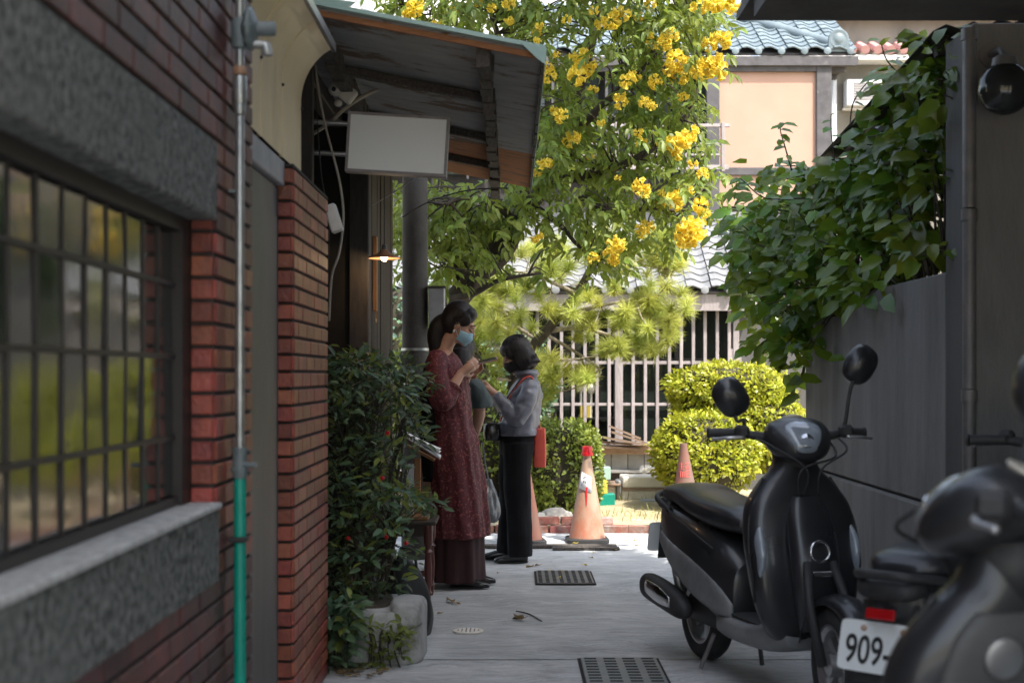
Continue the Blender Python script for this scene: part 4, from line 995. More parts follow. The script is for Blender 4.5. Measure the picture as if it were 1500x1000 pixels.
# ------------------------------------------------------------------ flowering tree
random.seed(51)
TR = thing('flowering_tree', 'large tree with small green leaves and hanging clusters of yellow trumpet flowers', 'tree', P(640,760,10.7)*Vector((1,1,0)) if False else Vector((P(640,700,10.7).x, 10.7, 0)))
T0 = Vector(TR.location)
limbs = [
 ([(640,860),(640,640),(645,520),(660,455),(700,400),(760,320),(800,270),(830,205),(850,130),(868,40),(880,-60)], [.12,.11,.10,.095,.085,.07,.06,.05,.042,.034,.02], [10.7,10.7,10.7,10.7,10.7,10.75,10.8,10.9,11,11.1,11.2]),
 ([(690,410),(735,380),(760,330),(768,280),(765,200),(745,110),(720,20),(700,-60)], [.06,.05,.045,.04,.035,.028,.02,.012], [10.6]*8),
 ([(800,270),(860,255),(920,240),(975,205),(1010,160),(1030,100)], [.045,.035,.03,.022,.016,.01], [10.8,10.7,10.6,10.6,10.6,10.6]),
 ([(830,205),(890,150),(930,110),(985,60),(1040,10)], [.04,.03,.024,.018,.01], [10.9,10.8,10.8,10.8,10.8]),
 ([(850,290),(900,310),(950,305),(1000,310)], [.03,.024,.018,.01], [10.7,10.5,10.4,10.4]),
 ([(760,325),(720,300),(680,290),(650,300)], [.03,.022,.016,.01], [10.7,10.4,10.2,10.1]),
 ([(745,110),(690,70),(640,40),(590,20)], [.03,.022,.015,.01], [10.6,10.6,10.7,10.8]),
 ([(650,440),(690,430),(730,410),(790,400)], [.03,.025,.018,.008], [10.6,10.4,10.3,10.2]),
 ([(780,300),(820,330),(850,360),(880,385)], [.028,.02,.014,.007], [10.8,10.6,10.5,10.5])]
LP = []
for i, (pp, rr, yy_) in enumerate(limbs):
    pts = [P(a, b, y) for (a, b), y in zip(pp, yy_)]
    if i == 0: pts[0].z = -.05
    MB().tube([p-T0+Vector((U(-.02,.02) if 0 < q else 0, 0, 0)) for q, p in enumerate(pts)], rr, 10, sm=5).build('trunk' if i == 0 else 'limb', 'bark', TR, smooth=True)
    for q in crom([tuple(p) for p in pts], 6):
        q = Vector(q)
        if q.z > 1.9: LP.append(q)
crown = [(566,-70),(1066,-70),(1062,25),(1040,70),(1062,105),(1010,125),(1005,150),(1040,200),(1045,285),(1030,350),(1000,355),(965,330),(940,345),(905,395),(880,380),(850,330),(815,330),(790,345),(760,342),(730,362),(690,378),(640,420),(632,270),(780,270),(790,80),(560,30)]
gaps = [(880,130,32), (900,95,26), (770,330,16), (735,30,14), (860,60,18), (1010,205,14), (830,300,20)]
items = []; tw = MB(); n = 0
def addclump(c, k, spread=.22, sz=.082):
    b = min(LP, key=lambda q: (q-c).length_squared+random.random()*.08)
    tw.tube([b-T0, (b+c)/2-T0+Vector((U(-.05,.05), U(-.05,.05), U(0,.08))), c-T0], [.009,.006,.003], 4, sm=2)
    # pinnate sprays
    for _ in range(k):
        d = rdir(-.7,.6); d.normalize(); ln = U(.10,.20); s0 = c+rdir()*spread*.5; dr = Vector((d.x, d.y*.8-.15, d.z-.45)).normalized()
        side = dr.cross(Vector((U(-.3,.3), -.6, .8))).normalized()
        for t in (.2, .5, .8):
            for sg in (-1, 1):
                dd = (dr*.75+side*sg*.75+Vector((0,0,-.25))).normalized()
                items.append((s0+dr*ln*t-T0, frame((dd+rdir()*.45).normalized(), (U(-.7,.7), -.5+U(-.5,.6), .8), U(-.8,.8)), sz*U(.6,1.3)))
        items.append((s0+dr*ln-T0, frame((dr+Vector((0,0,-.3))).normalized(), (U(-.3,.3), -.5, .8)), sz*U(.9,1.2)))
while n < 390:
    x, y = U(560,1068), U(-70,435)
    if not inpoly(x, y, crown) or any((x-a)**2+(y-b)**2 < r*r for a, b, r in gaps): continue
    n += 1; addclump(P(x, y, U(10.1,11.6)), random.randint(4,5))
# shaded leaves under the awning, towards the post
for _ in range(60):
    x, y = U(575,740), U(275,385); addclump(P(x, y, U(10.2,11.8)), 4, .3)
for x, y in ((800,400),(905,385),(870,395),(815,360),(1038,250),(1042,300),(1035,160)): addclump(P(x, y, 10.3), 2, .1, .095)
# unseen limb and leaf clumps added overhead to shade the lower left leaves
top = [Vector((.45,10.4,4.3)), Vector((.6,10.0,4.8)), Vector((.75,9.6,5.1)), Vector((.9,9.2,5.2))]
MB().tube([p-T0 for p in top], [.035,.028,.018,.01], 8, sm=4).build('limb', 'bark', TR, smooth=True); LP += top
for _ in range(110): addclump(Vector((U(.0,1.5), U(8.7,10.4), U(4.6,5.5))), 5, .3, .09)
for _ in range(40): addclump(Vector((U(-1.2,1.2), U(10.2,11.6), U(4.5,5.4))), 5, .3, .09)
stuff(tw.build('twigs', 'bark', TR, smooth=True))
leaves(TR, items, 'leaf_tree', leafmesh(.42, .12, .25, .38), nobj=300, key=lambda t: t[0].y+random.random()*.5)
# flower clusters: trumpets gathered in a drooping bunch
def flowercluster(seed, k=16):
    random.seed(seed); mb = MB()
    for _ in range(k):
        d = rdir(-.9,.75); c = Vector((d.x*.062, d.y*.062, d.z*.055)); m = Matrix.Translation(c)@Vector((0,0,1)).rotation_difference((d+Vector((0,-.2,-.25))).normalized()).to_matrix().to_4x4()
        s = U(.85,1.2)
        prof = [(.005,-.03), (.010,.0), (.017,.02)]
        mb.lathe([(r*s, h*s) for r, h in prof], 7, m, cap=False)
        o = len(mb.v); nn = 10
        for q in range(nn):
            a = 2*math.pi*q/nn; rr = (.034 if q % 2 == 0 else .024)*s*U(.85,1.1); mb.v.append(tuple(m@Vector((rr*math.cos(a), rr*math.sin(a), (.027+U(-.006,.006))*s))))
        o2 = len(mb.v)
        for q in range(nn):
            a = 2*math.pi*q/nn; mb.v.append(tuple(m@Vector((.016*s*math.cos(a), .016*s*math.sin(a), .02*s))))
        for q in range(nn): mb.f.append((o2+q, o2+(q+1) % nn, o+(q+1) % nn, o+q))
    return meshof(mb, 'flower_cluster', 'petal', smooth=True, fixn=False)
fcm = [flowercluster(60+i, 12+2*i) for i in range(4)]
random.seed(61)
fl = [(607,14,.9),(598,22,.6),(615,8,.6),(667,12,.6),(640,35,.5),(745,5,.7),(720,12,.5),(745,30,.5),(785,48,.5),(895,30,1),(910,20,.9),(880,36,.6),(850,85,1),(855,100,1),(845,112,.9),(862,95,.8),(802,110,.9),(803,98,.5),(822,170,.7),(815,162,.6),(838,204,.9),(795,238,.7),(802,240,.7),(786,252,.5),(787,60,.4),(790,38,.4),
 (960,60,.9),(972,65,.8),(985,52,.7),(1025,8,.9),(1045,5,1),(1060,2,1),(1072,10,.8),(1055,60,1),(1060,55,.8),(1040,65,.8),(1035,98,1.1),(1050,102,1),(1025,105,.9),(1045,90,1),(990,85,.9),(985,100,.9),(995,110,1),(1000,92,.7),(930,110,.7),(920,118,.8),(908,140,.6),(910,150,.7),(960,120,.7),(945,150,.6),(955,155,.5),
 (975,208,.9),(990,210,1),(1005,205,1),(990,222,.9),(1012,195,.8),(940,208,.6),(935,195,.5),(1030,255,.6),(1015,240,.5),(940,275,.9),(945,280,.7),(975,292,1),(985,295,1),(992,285,.9),(1005,280,.7),(1025,300,.8),(1030,310,.7),(1010,340,1.2),(1005,350,1.1),(1018,335,1.1),(1012,328,.9),(1020,350,1),(947,332,.8),(940,338,.7),(900,360,.9),(895,372,.8),(905,352,.7),(898,382,.6),(870,378,.6),(870,130,.5),(1000,140,.6),(715,70,.4),(780,120,.4),(640,60,.4),(830,28,.5),(700,3,.5),(953,5,.6),(935,25,.5),(870,15,.5),(790,345,.4),(783,350,.45),(815,80,.35),(880,180,.4),(865,230,.35),(905,260,.35)]
for x, y, s in fl:
    p = P(x, y, U(9.95,10.25) if x > 700 else U(10.2,10.5)); inst('flower_cluster', random.choice(fcm), TR, p-T0, Euler((U(-.4,.4), U(-.4,.4), U(0,6.28))), s*.86)

# ------------------------------------------------------------------ pine
random.seed(71)
PN = thing('pine_tree', 'trained pine with pale bare branches and tufts of long yellow-green needles', 'tree', (P(745,700,13.3).x, 13.3, 0))
p0 = Vector(PN.location)
pl = [([(742,760),(742,640),(760,540),(800,485),(845,430),(870,380),(880,340)], [.075,.07,.06,.05,.04,.028,.015]),
 ([(780,505),(720,470),(700,440),(720,420)], [.03,.024,.018,.01]), ([(800,485),(850,480),(905,495),(950,505),(985,500)], [.028,.022,.016,.012,.007]),
 ([(815,465),(870,450),(920,440),(965,430)], [.024,.018,.013,.008]), ([(845,430),(800,410),(770,400),(740,395)], [.022,.016,.012,.008]),
 ([(790,500),(760,480),(735,455),(715,450)], [.02,.016,.012,.008]), ([(860,400),(910,390),(955,390),(980,400)], [.02,.014,.01,.006]),
 ([(800,490),(850,520),(880,545),(850,565),(815,575)], [.018,.014,.010,.007,.005]), ([(870,380),(900,350),(955,360),(965,340)], [.016,.012,.008,.005]), ([(760,540),(800,530),(850,525),(905,515)], [.02,.014,.01,.006])]
tips = []
for i, (pp, rr) in enumerate(pl):
    pts = [P(a, b, 13.3+(U(-.3,.3) if q and i else 0)) for q, (a, b) in enumerate(pp)]
    if i == 0: pts[0].z = -.03
    MB().tube([p-p0 for p in pts], rr, 8, sm=5).build('trunk' if i == 0 else 'branch', 'bark' if i == 0 else 'bark_pale', PN, smooth=True)
    tips += [Vector(q) for q in crom([tuple(p) for p in pts], 5)]
def tuft(seed, k=170):
    random.seed(seed); mb = MB()
    for _ in range(k):
        d = rdir(-.25,1); L = U(.11,.17); s = d.cross(rdir()).normalized()*.0022; b = Vector((0,0,U(-.07,.02))); e = b+d*L+Vector((0,0,-.012)); m = b+d*L*.5+Vector((0,0,.004))
        mb.add([b+s, b-s, m-s*.9, m+s*.9, e], [(0,1,2,3), (3,2,4)])
    return meshof(mb, 'needle_tuft', 'needle', fixn=False)
tm = [tuft(80+i) for i in range(4)]
random.seed(75)
zones = [(720,430,40),(760,400,45),(800,380,40),(850,370,45),(900,395,50),(950,410,40),(975,445,35),(945,465,40),(890,440,50),(830,430,45),(780,450,45),(740,480,40),(710,465,30),(920,490,35),(960,500,25),(870,470,40),(905,512,22),(830,560,25),(800,575,25),(845,545,22),(720,510,30),(700,540,30),(690,480,30),(965,350,14),(955,372,14),(985,380,12),(870,350,25),(810,540,25),(770,520,30),(715,425,25),(985,480,16)]
tt = MB(); tn = 0
while tn < 250:
    zx, zy, zr = random.choice(zones); a = U(0,6.28); r = zr*math.sqrt(random.random()); x, y = zx+r*math.cos(a), zy+r*.75*math.sin(a)
    p = P(x, y, 13.3+U(-.55,.35)); b = min(tips, key=lambda q: (q-p).length); 
    tt.tube([b-p0, (b+p)/2-p0+Vector((0,0,-.03)), p-p0], [.007,.005,.004], 4)
    d = (Vector((U(-.5,.5), U(-.6,.3), 1)).normalized()+(p-b).normalized()*.5).normalized()
    inst('needle_tuft', random.choice(tm), PN, p-p0, Vector((0,0,1)).rotation_difference(d), U(.75,1.15)); tn += 1
stuff(tt.build('twigs', 'bark_pale', PN))

# ------------------------------------------------------------------ traffic cones
def cone(name, label, px_, Y, h, mat, cap=False, tilt=0, base='black_rubber'):
    x = (px_-750)*Y/F
    C_ = thing(name, label, 'cone', (x, Y, .004), U(0,1), 'traffic cones along the garden edge'); s = h/.70
    C_.rotation_euler = (0, tilt, U(-.2,.2))
    b = MB().loft([(.0,0,0,.165*s,.165*s,7), (.022,0,0,.165*s,.165*s,7), (.03,0,0,.155*s,.155*s,7)], 32); b.build('base', base, C_, smooth=True, angle=40)
    pr = [(.142*s,.03), (.138*s,.045), (.125*s,.12*s), (.097*s,.28*s), (.068*s,.44*s), (.042*s,.585*s), (.030*s,.66*s), (.028*s,.70*s)]
    MB().lathe(pr, 28).build('body', mat, C_, smooth=True, angle=60)
    return C_, s
c1, s1 = cone('traffic_cone', 'faded orange traffic cone with a red cap and a paper notice', 860, 10.72, .68, 'cone_orange')
MB().lathe([(.046,.645), (.046,.665), (.040,.667), (.040,.70), (.036,.712), (.02,.718)], 20).build('red_cap', 'red_plastic', c1, smooth=True, angle=40)
nt_ = MB(); nv = []
for i in range(7):
    a = R(-90-52+i*12); r0, r1 = .080, .058
    nv += [(r0*math.cos(a), r0*math.sin(a), .405-.006*i), (r1*math.cos(a)+.004, r1*math.sin(a)-.002, .525-.006*i)]
nt_.add(nv, [(2*i, 2*i+2, 2*i+3, 2*i+1) for i in range(6)]); pn = nt_.build('notice', 'paper', c1, smooth=True, solid=.002)
ik = MB()
for (i0, z0, ww, hh) in ((2,.455,.010,.014), (3,.452,.008,.016), (2,.485,.018,.004), (3,.492,.014,.004), (1,.43,.012,.004)):
    a = R(-90-52+i0*12+4); r = .0765-(z0-.42)*.185+.002; ik.box((r*math.cos(a), r*math.sin(a), z0), (ww,.002,hh), rot=(R(-14),0,a+R(90)))
ik.build('print', 'ink', pn)
rs = MB(); a = R(-97)
for i in range(6): z = .40-.022*i; r = .0755+(.40-z)*.175+.001; rs.box((r*math.cos(a), r*math.sin(a), z), (.016-.002*i,.003,.023), rot=(R(-10),0,a+R(90)))
rs.build('red_stripe', 'red_plastic', c1)
c2, s2 = cone('traffic_cone', 'weathered orange traffic cone half hidden behind the black trousers', 771, 10.62, .60, 'cone_faded')
c3, s3 = cone('traffic_cone', 'dull brownish traffic cone with small red painted characters behind a scooter seat', 1006, 11.05, .72, 'cone_faded', tilt=R(-2))
gl = MB()
strokes = {0: [(0,.8,1,.8),(.5,1,.5,0),(.1,.4,.9,.4),(.1,0,.9,0)], 1: [(.1,.9,.9,.9),(.5,1,.5,.5),(.2,.5,.2,0),(.8,.5,.8,0),(.2,.25,.8,.25)], 2: [(0,.9,.4,.9),(.2,1,.2,0),(.5,.8,1,.8),(.6,.8,.6,0),(.95,.8,.95,0),(.6,.4,.95,.4)], 3: [(.1,1,.1,0),(.1,.95,.9,.95),(.9,1,.9,0),(.1,.5,.9,.5),(.1,.05,.9,.05)]}
for g_, ss in strokes.items():
    ox = -.042+.044*(g_ % 2); oz = .525-.062*(g_//2); w_ = .036; h_ = .05
    for (xa, za, xb, zb) in ss:
        def onc(xx, zz_):
            r = (.042+(.585*s3-zz_)*.179)*1.03+.002; a = math.asin(max(-.98, min(.98, xx/r))); return Vector((xx, -r*math.cos(a), zz_))
        gl.bar(onc(ox+xa*w_, oz+za*h_), onc(ox+xb*w_, oz+zb*h_), .006, .003, up=(0,-1,.1))
gl.build('painted_characters', 'red_paint', c3)

# ------------------------------------------------------------------ drains and litter on the ground
def grate(name, lab, x0, x1, y0, y1, mat, nx, ny, slot):
    g_ = thing(name, lab, 'drain cover', ((x0+x1)/2, (y0+y1)/2, .004)); w = x1-x0; d = y1-y0
    MB().b2((-w/2-.012,-d/2-.012,-.002), (w/2+.012,d/2+.012,.004)).build('rim', 'hole', g_)
    MB().b2((-w/2,-d/2,.002), (w/2,d/2,.010), bev=.002).build('plate', mat, g_)
    hm = meshof(MB().b2((-slot[0]/2,-slot[1]/2,.0), (slot[0]/2,slot[1]/2,.0022)), 'slot', 'hole')
    for i in range(nx):
        for k in range(ny):
            inst('slot', hm, g_, (-w/2+w*(i+.5)/nx, -d/2+d*(k+.5)/ny, .0095))
    return g_
grate('drain_cover', 'cast-iron drain cover with fallen leaves near the black trousers', .152, .492, 8.50, 9.04, 'iron', 8, 9, (.022,.036))
grate('drain_cover', 'bluish slotted steel drain cover beside the parked scooter', .300, .632, 5.45, 6.25, 'iron_blue', 4, 14, (.052,.020))
ov = thing('pipe_cover', 'pale oval perforated drain lid set in the concrete', 'drain cover', ground(686,925)+Vector((0,0,.004)))
MB().lathe([(.075,-.002), (.075,.004), (.068,.006), (.0,.006)], 24).build('lid', 'white_stone', ov, smooth=True, angle=40)
for i in range(6):
    for k in range(6):
        x, y = (i-2.5)*.02, (k-2.5)*.02
        if x*x+y*y < .0034: MB().lathe([(.004,.0), (.004,.0068)], 6, Matrix.Translation((x,y,0))).build('hole', 'hole', ov)
slat = tag(MB().b2((-.62,-.05,0), (.62,.05,.022), bev=.003).build('timber_strip', 'old_timber', at=(.0+P(778,803,10.3).x, 10.32, .003)), 'flat weathered timber strip lying across the alley before the cones', 'board')
slat2 = tag(MB().b2((-.24,-.045,0), (.24,.045,.02), bev=.003).build('timber_strip', 'old_timber', at=(P(858,803,10.22).x, 10.2, .003)), 'short weathered timber strip in front of the capped cone', 'board')
random.seed(91)
lf = leafmesh(.5, .3, .2)
def fallen(px_, py_, s, mat, lab, grp):
    mb = MB(); mb.v = [(v[0]*s, v[1]*s, abs(v[2])*s*1.2+.003) for v in lf[0]]; mb.f = list(lf[1])
    o = mb.build('fallen_leaf', mat, at=ground(px_, py_)+Vector((0,0,.004)), solid=.0012, smooth=True); o.rotation_euler = (0, 0, U(0,6.28)); tag(o, lab, 'leaf', grp)
for a in ((665,884,.085), (675,886,.06), (750,908,.09), (768,906,.07), (820,841,.06), (770,832,.07), (783,829,.05), (700,860,.04), (640,900,.04), (870,818,.04), (930,800,.05), (906,806,.06), (730,840,.04)):
    fallen(*a, 'dead_leaf', 'curled brown dead leaf lying on the concrete of the alley', 'dead leaves on the alley')
for a in ((818,850,.06), (861,829,.05), (838,797,.05), (927,793,.045), (872,811,.035), (805,838,.04), (1003,790,.05)):
    fallen(*a, 'yellow_leaf', 'fallen yellow petal lying on the pale concrete', 'yellow petals on the alley')
tag(MB().tube([ground(756,896)+Vector((0,0,.006)), ground(775,901)+Vector((0,0,.008)), ground(794,911)+Vector((0,0,.006))], [.003,.004,.002], 6, sm=3).build('twig', 'bark', org=ground(756,896)), 'thin brown twig lying on the concrete alley', 'twig')
# leaf litter at the foot of the planter
for _ in range(26):
    x, y = U(478,560), U(975,992); fallen(x, y, U(.03,.05), 'dead_leaf', 'brown dead leaf in the litter at the foot of the planter', 'leaf litter by the planter')
# ------------------------------------------------------------------ people
M('skin', (.50,.29,.20), (.44,.245,.165), scale=9, rough=.5, coords='O')
M('skin_tan', (.34,.19,.13), (.29,.16,.11), scale=9, rough=.5, coords='O')
M('hair', (.012,.010,.010), (.022,.018,.017), scale=30, rough=.5, stretch=(6,6,.5), bump=.25, bscale=60, spec=.3)
M('dress', (.105,.014,.019), (.062,.009,.012), scale=26, rough=.75, bump=.15, bscale=60, c3=(.27,.075,.07), scale3=62, lo3=.54, hi3=.60)
M('underskirt', (.045,.013,.013), (.03,.009,.010), scale=12, rough=.85, bump=.1)
M('black_back_form', (.008,.008,.008), (.012,.011,.011), scale=12, rough=.95, spec=.15)
M('black_leather', (.013,.013,.014), rough=.25, spec=.6)
M('black_cloth', (.010,.010,.012), (.007,.007,.008), scale=14, rough=.9, bump=.1, spec=.2)
M('satin', (.145,.15,.185), (.115,.12,.15), scale=9, rough=.42, bump=.12, bscale=22, spec=.5)
M('teal_cloth', (.055,.075,.08), (.04,.055,.06), scale=10, rough=.85, bump=.1)
M('beige_cloth', (.48,.36,.30), (.42,.31,.26), scale=10, rough=.85)
M('mask_blue', (.30,.50,.60), (.27,.46,.56), scale=20, rough=.8, bump=.2, bscale=60)
M('mask_black', (.012,.012,.013), rough=.8)
M('white_cord', (.75,.75,.75), rough=.7)
M('red_bag', (.62,.085,.055), (.55,.07,.045), scale=12, rough=.5, bump=.1)
M('phone_black', (.015,.015,.018), rough=.18, spec=.6)
M('phone_pink', (.45,.28,.26), rough=.35)
M('plastic_film', (.20,.21,.22), (.10,.105,.11), scale=14, rough=.25, bump=.6, bscale=18)

def wrinkle(mb, amp, sc):
    for i, v in enumerate(mb.v):
        q = Vector((v[0]*sc[0], v[1]*sc[1], v[2]*sc[2])); w = mnoise.noise_vector(q)*amp+mnoise.noise_vector(q*2.3)*amp*.4; mb.v[i] = (v[0]+w.x, v[1]+w.y, v[2]+w.z*.4)
def hand(mb, w, d, nrm, side, curl=.9, s=1.0):
    "palm and five fingers from wrist w along d; nrm points out of the palm; side is +1/-1 for the thumb"
    w = Vector(w); d = Vector(d).normalized(); nrm = Vector(nrm); nrm = (nrm-d*nrm.dot(d)).normalized(); b = d.cross(nrm)*side
    mb.tube([w-d*.02*s, w+d*.02*s, w+d*.05*s, w+d*.085*s], [.024*s,.028*s,.031*s,.027*s], 10, sm=3, flat=1)
    for i, (o, L) in enumerate(((.030,.062), (.010,.072), (-.010,.068), (-.029,.054))):
        p = w+d*.082*s+b*o*s; pts = [p-d*.02*s, p]; a = 0; dd = d
        for j, f in enumerate((.45,.32,.25)):
            a += curl*(.55+.1*i*.3)*(1 if j else .6); dd = d*math.cos(a)+nrm*math.sin(a); pts.append(pts[-1]+dd*L*f*s)
        mb.tube(pts, [.0095*s,.0092*s,.0086*s,.008*s,.0068*s], 8, sm=2)
    p = w+d*.018*s+b*.024*s; td = (d*.6+b*.75+nrm*.25).normalized(); q = p+td*.034*s; r = q+(d*.85+b*.15+nrm*.5).normalized()*.03*s
    mb.tube([p-td*.015*s, p, q, r, r+(d*.7+nrm*.7).normalized()*.02*s], [.013*s,.0125*s,.011*s,.009*s,.007*s], 8, sm=2)

def headmb(mb, c, pitch, s=1.0, roll=0):
    m = Matrix.Translation(c)@Matrix.Rotation(pitch, 4, 'Y')@Matrix.Rotation(roll, 4, 'Z')@Matrix.Scale(s, 4)
    h = MB()
    h.ell((-.012,0,.022), (.092,.074,.100), 22, 14); h.ell((.028,0,-.030), (.066,.060,.078), 20, 12); h.ell((.030,0,-.072), (.052,.047,.042), 16, 10)
    h.ell((.072,0,-.098), (.018,.022,.017), 12, 8); h.tube([(.088,0,.012), (.100,0,-.018), (.108,0,-.038), (.092,0,-.046)], [.008,.010,.012,.008], 10, sm=3)
    h.ell((.080,0,.020), (.016,.050,.012), 12, 8); h.ell((.090,0,-.066), (.012,.022,.008), 10, 6); h.ell((.089,0,-.079), (.011,.019,.008), 10, 6)
    for y in (-1, 1):
        h.ell((.002,y*.074,-.016), (.018,.010,.031), 12, 8, rot=(0,.25,y*.35)); h.ell((.060,y*.036,-.030), (.026,.022,.022), 12, 8)
    h.xf(m); mb.add(h.v, h.f); return m
def face(root, m, brow=True):
    for y in (-1, 1):
        e = MB().ell((.078,y*.031,-.006), (.013,.014,.008), 12, 8).xf(m); e.build('eyelid', 'skin_tan', root, smooth=True)
        MB().tube([(.086,y*.018,-.011), (.092,y*.030,-.014), (.084,y*.044,-.010)], .0028, 6, sm=3).xf(m).build('lashes', 'hair', root)
        MB().tube([(.090,y*.014,.022), (.091,y*.030,.027), (.078,y*.048,.020)], [.003,.0042,.002], 6, sm=3).xf(m).build('eyebrow', 'hair', root)
def mask(root, m, mat, cord):
    mb = MB(); nu, nv = 15, 9
    for layer in (0, 1):
        for i in range(nu):
            a = -1.28+2.56*i/(nu-1)
            for k in range(nv):
                t = k/(nv-1); z = -.020-.092*t*(1-.35*abs(a)/1.28)-.010*abs(a)
                bul = .012*math.sin(math.pi*min(1, max(0, t*1.05)))+(.0015*math.sin(t*22))
                rx = .104-.030*max(0, t-.45)+bul-layer*.003; ry = .066+.004-layer*.002-.012*max(0, t-.5)
                mb.v.append((.003+rx*math.cos(a)**1.0*.97, ry*math.sin(a)/math.sin(1.28), z))
    for i in range(nu-1):
        for k in range(nv-1):
            p = i*nv+k; mb.f += [(p, p+nv, p+nv+1, p+1)]
            q = nu*nv+p; mb.f += [(q, q+1, q+nv+1, q+nv)]
    for i in range(nu-1): mb.f += [(i*nv, nu*nv+i*nv, nu*nv+(i+1)*nv, (i+1)*nv), (i*nv+nv-1, (i+1)*nv+nv-1, nu*nv+(i+1)*nv+nv-1, nu*nv+i*nv+nv-1)]
    mb.xf(m); o = mb.build('face_mask', mat, root, smooth=True)
    for y in (-1, 1):
        MB().tube([(.030,y*.068,-.030), (.014,y*.078,-.006), (.000,y*.084,.006), (-.012,y*.080,-.014), (.010,y*.076,-.046), (.032,y*.066,-.070)], .0016, 5, sm=4).xf(m).build('ear_loop', cord, o)
    return o
def shoe(root, c, yaw=0, L=.235, mat='black_leather', sole=True):
    m = Matrix.Translation(c)@Matrix.Rotation(yaw, 4, 'Z')
    mb = MB().loft([(-.065,0,.045,.020,.030,2.6), (-.05,0,.042,.033,.040,2.6), (0,0,.040,.035,.037,2.6), (.06,0,.034,.036,.030,2.6), (.11,0,.026,.038,.022,2.6), (.145,0,.021,.033,.017,2.5), (L-.065,0,.017,.018,.011,2.2)], 20, sm=4, axis='x').xf(m)
    o = mb.build('shoe', mat, root, smooth=True)
    s = MB().loft([(.001,.035,0,.100,.034,2.6), (.010,.040,0,.112,.037,2.6)], 22).xf(m); s.build('sole', 'black_rubber', o)

def strands(root, m, n, mode, seed=3):
    random.seed(seed); mb = MB()
    for i in range(n):
        a = U(-math.pi, math.pi); r0 = U(1.0,1.05); pts = []
        front = abs(a) < R(48)
        for k in range(7):
            t = k/6
            if mode == 'bob':
                th = t*(R(62) if front else R(90)); z = .036+.108*math.cos(th) if t < .9 or front else -.02
                x = -.020+.112*math.sin(th)*math.cos(a)*r0; y = .100*math.sin(th)*math.sin(a)*r0
                if not front and k >= 4: z = .036-(k-3.6)*.062; x -= .012*(k-4)*(1 if math.cos(a) > 0 else .3)
            else:
                # swept back from the hairline to the tie at the nape
                s0 = Vector((.075*math.cos(a*.35), .088*math.sin(a*.62), .06+.06*math.cos(a))); s1 = Vector((-.105, .015*math.sin(a), -.02))
                p = s0.lerp(s1, t); d = (p-Vector((-.024,0,.036))); e = math.sqrt((d.x/.104)**2+(d.y/.087)**2+(d.z/.102)**2); d = d/max(e,.2)*r0; x, y, z = -.024+d.x, d.y, .036+d.z
            pts.append((x+U(-.002,.002), y+U(-.002,.002), z))
        mb.tube(pts, [.0012,.002,.0022,.0022,.002,.0016,.0008], 4, sm=2)
    mb.xf(m); stuff(mb.build('hair_strands', 'hair', root, smooth=True))
# --- woman in the maroon dress, facing right
w1p = P(665,858,8.45); W1 = thing('person', 'person in a long maroon dress and blue face mask reading a phone', 'person', (w1p.x, 8.45, .004), R(-6))
b = MB()
hc = Vector((.035,-.005,1.555)); hm = headmb(b, hc, R(26), .98)
b.tube([(-.075,0,1.34), (-.055,0,1.42), (-.015,0,1.49)], [.062,.052,.050], 14, sm=4)
b.loft([(.85,0,0,.10,.14), (1.05,-.015,0,.09,.13), (1.25,-.045,0,.10,.155), (1.36,-.065,0,.075,.15), (1.40,-.065,0,.05,.08)], 20, sm=3)
for s_, el, wr, hd in ((-1, (-.035,-.215,1.095), (.062,-.125,1.262), (.6,.35,.45)), (1, (-.02,.205,1.10), (.072,.10,1.255), (.7,-.35,.45))):
    b.tube([(-.075,s_*.15,1.355), (-.065,s_*.195,1.24), el], [.050,.044,.036], 12, sm=4); b.tube([el, tuple((Vector(el)+Vector(wr))/2), wr], [.037,.034,.024], 12, sm=4)
    hand(b, wr, hd, (.1,-s_*.8,.4), s_, .8)
for s_ in (-1, 1): b.tube([(.0,s_*.07,.90), (.015,s_*.075,.5), (.0,s_*.08,.10), (.02,s_*.08,.05)], [.065,.06,.045,.04], 12, sm=4)
b.build('body', 'skin', W1, voxel=.0055, smit=3)
face(W1, hm); mask(W1, hm, 'mask_blue', 'white_cord')
h = MB(); h.ell((-.024,0,.036), (.102,.084,.100), 22, 14); h.ell((-.05,0,-.012), (.078,.078,.085), 18, 12); h.ell((.036,0,.086), (.046,.064,.034), 16, 10, rot=(0,.5,0))
for s_ in (-1, 1): h.ell((.0,s_*.066,.045), (.075,.020,.045), 14, 10, rot=(0,.35,0)); h.ell((-.045,s_*.062,.0), (.05,.022,.06), 14, 10)
h.xf(hm); h.tube([(-.05,0,1.57), (-.085,-.005,1.54), (-.105,-.01,1.48), (-.105,-.015,1.41), (-.115,-.02,1.33)], [.055,.060,.056,.045,.02], 12, sm=4)
h.build('hair', 'hair', W1, voxel=.006, smit=5); strands(W1, hm, 150, 'tied')
MB().ell((.0,-.083,-.052), (.006,.006,.010), 8, 6).xf(hm).build('earring', 'white_cord', W1)
d = MB()
def fold1(t, a): 
    k = max(0, .62-t)/.62 if True else 0
    return 1+.060*k*math.sin(9*a+2.2*math.sin(3*t))+.035*math.sin(5*a+1)*k+.03*k*math.sin(14*a+3*t)+.012*math.sin(17*a+9*t)
d.loft([(.295,.040,0,.165,.205), (.45,.034,0,.158,.200), (.65,.022,0,.150,.190), (.85,.004,0,.140,.178), (.96,-.006,0,.118,.155), (1.03,-.014,0,.114,.150), (1.15,-.034,0,.126,.168), (1.26,-.050,0,.122,.182), (1.335,-.064,0,.100,.178), (1.375,-.070,0,.074,.120), (1.395,-.074,0,.058,.070)], 64, sm=5, fold=fold1)
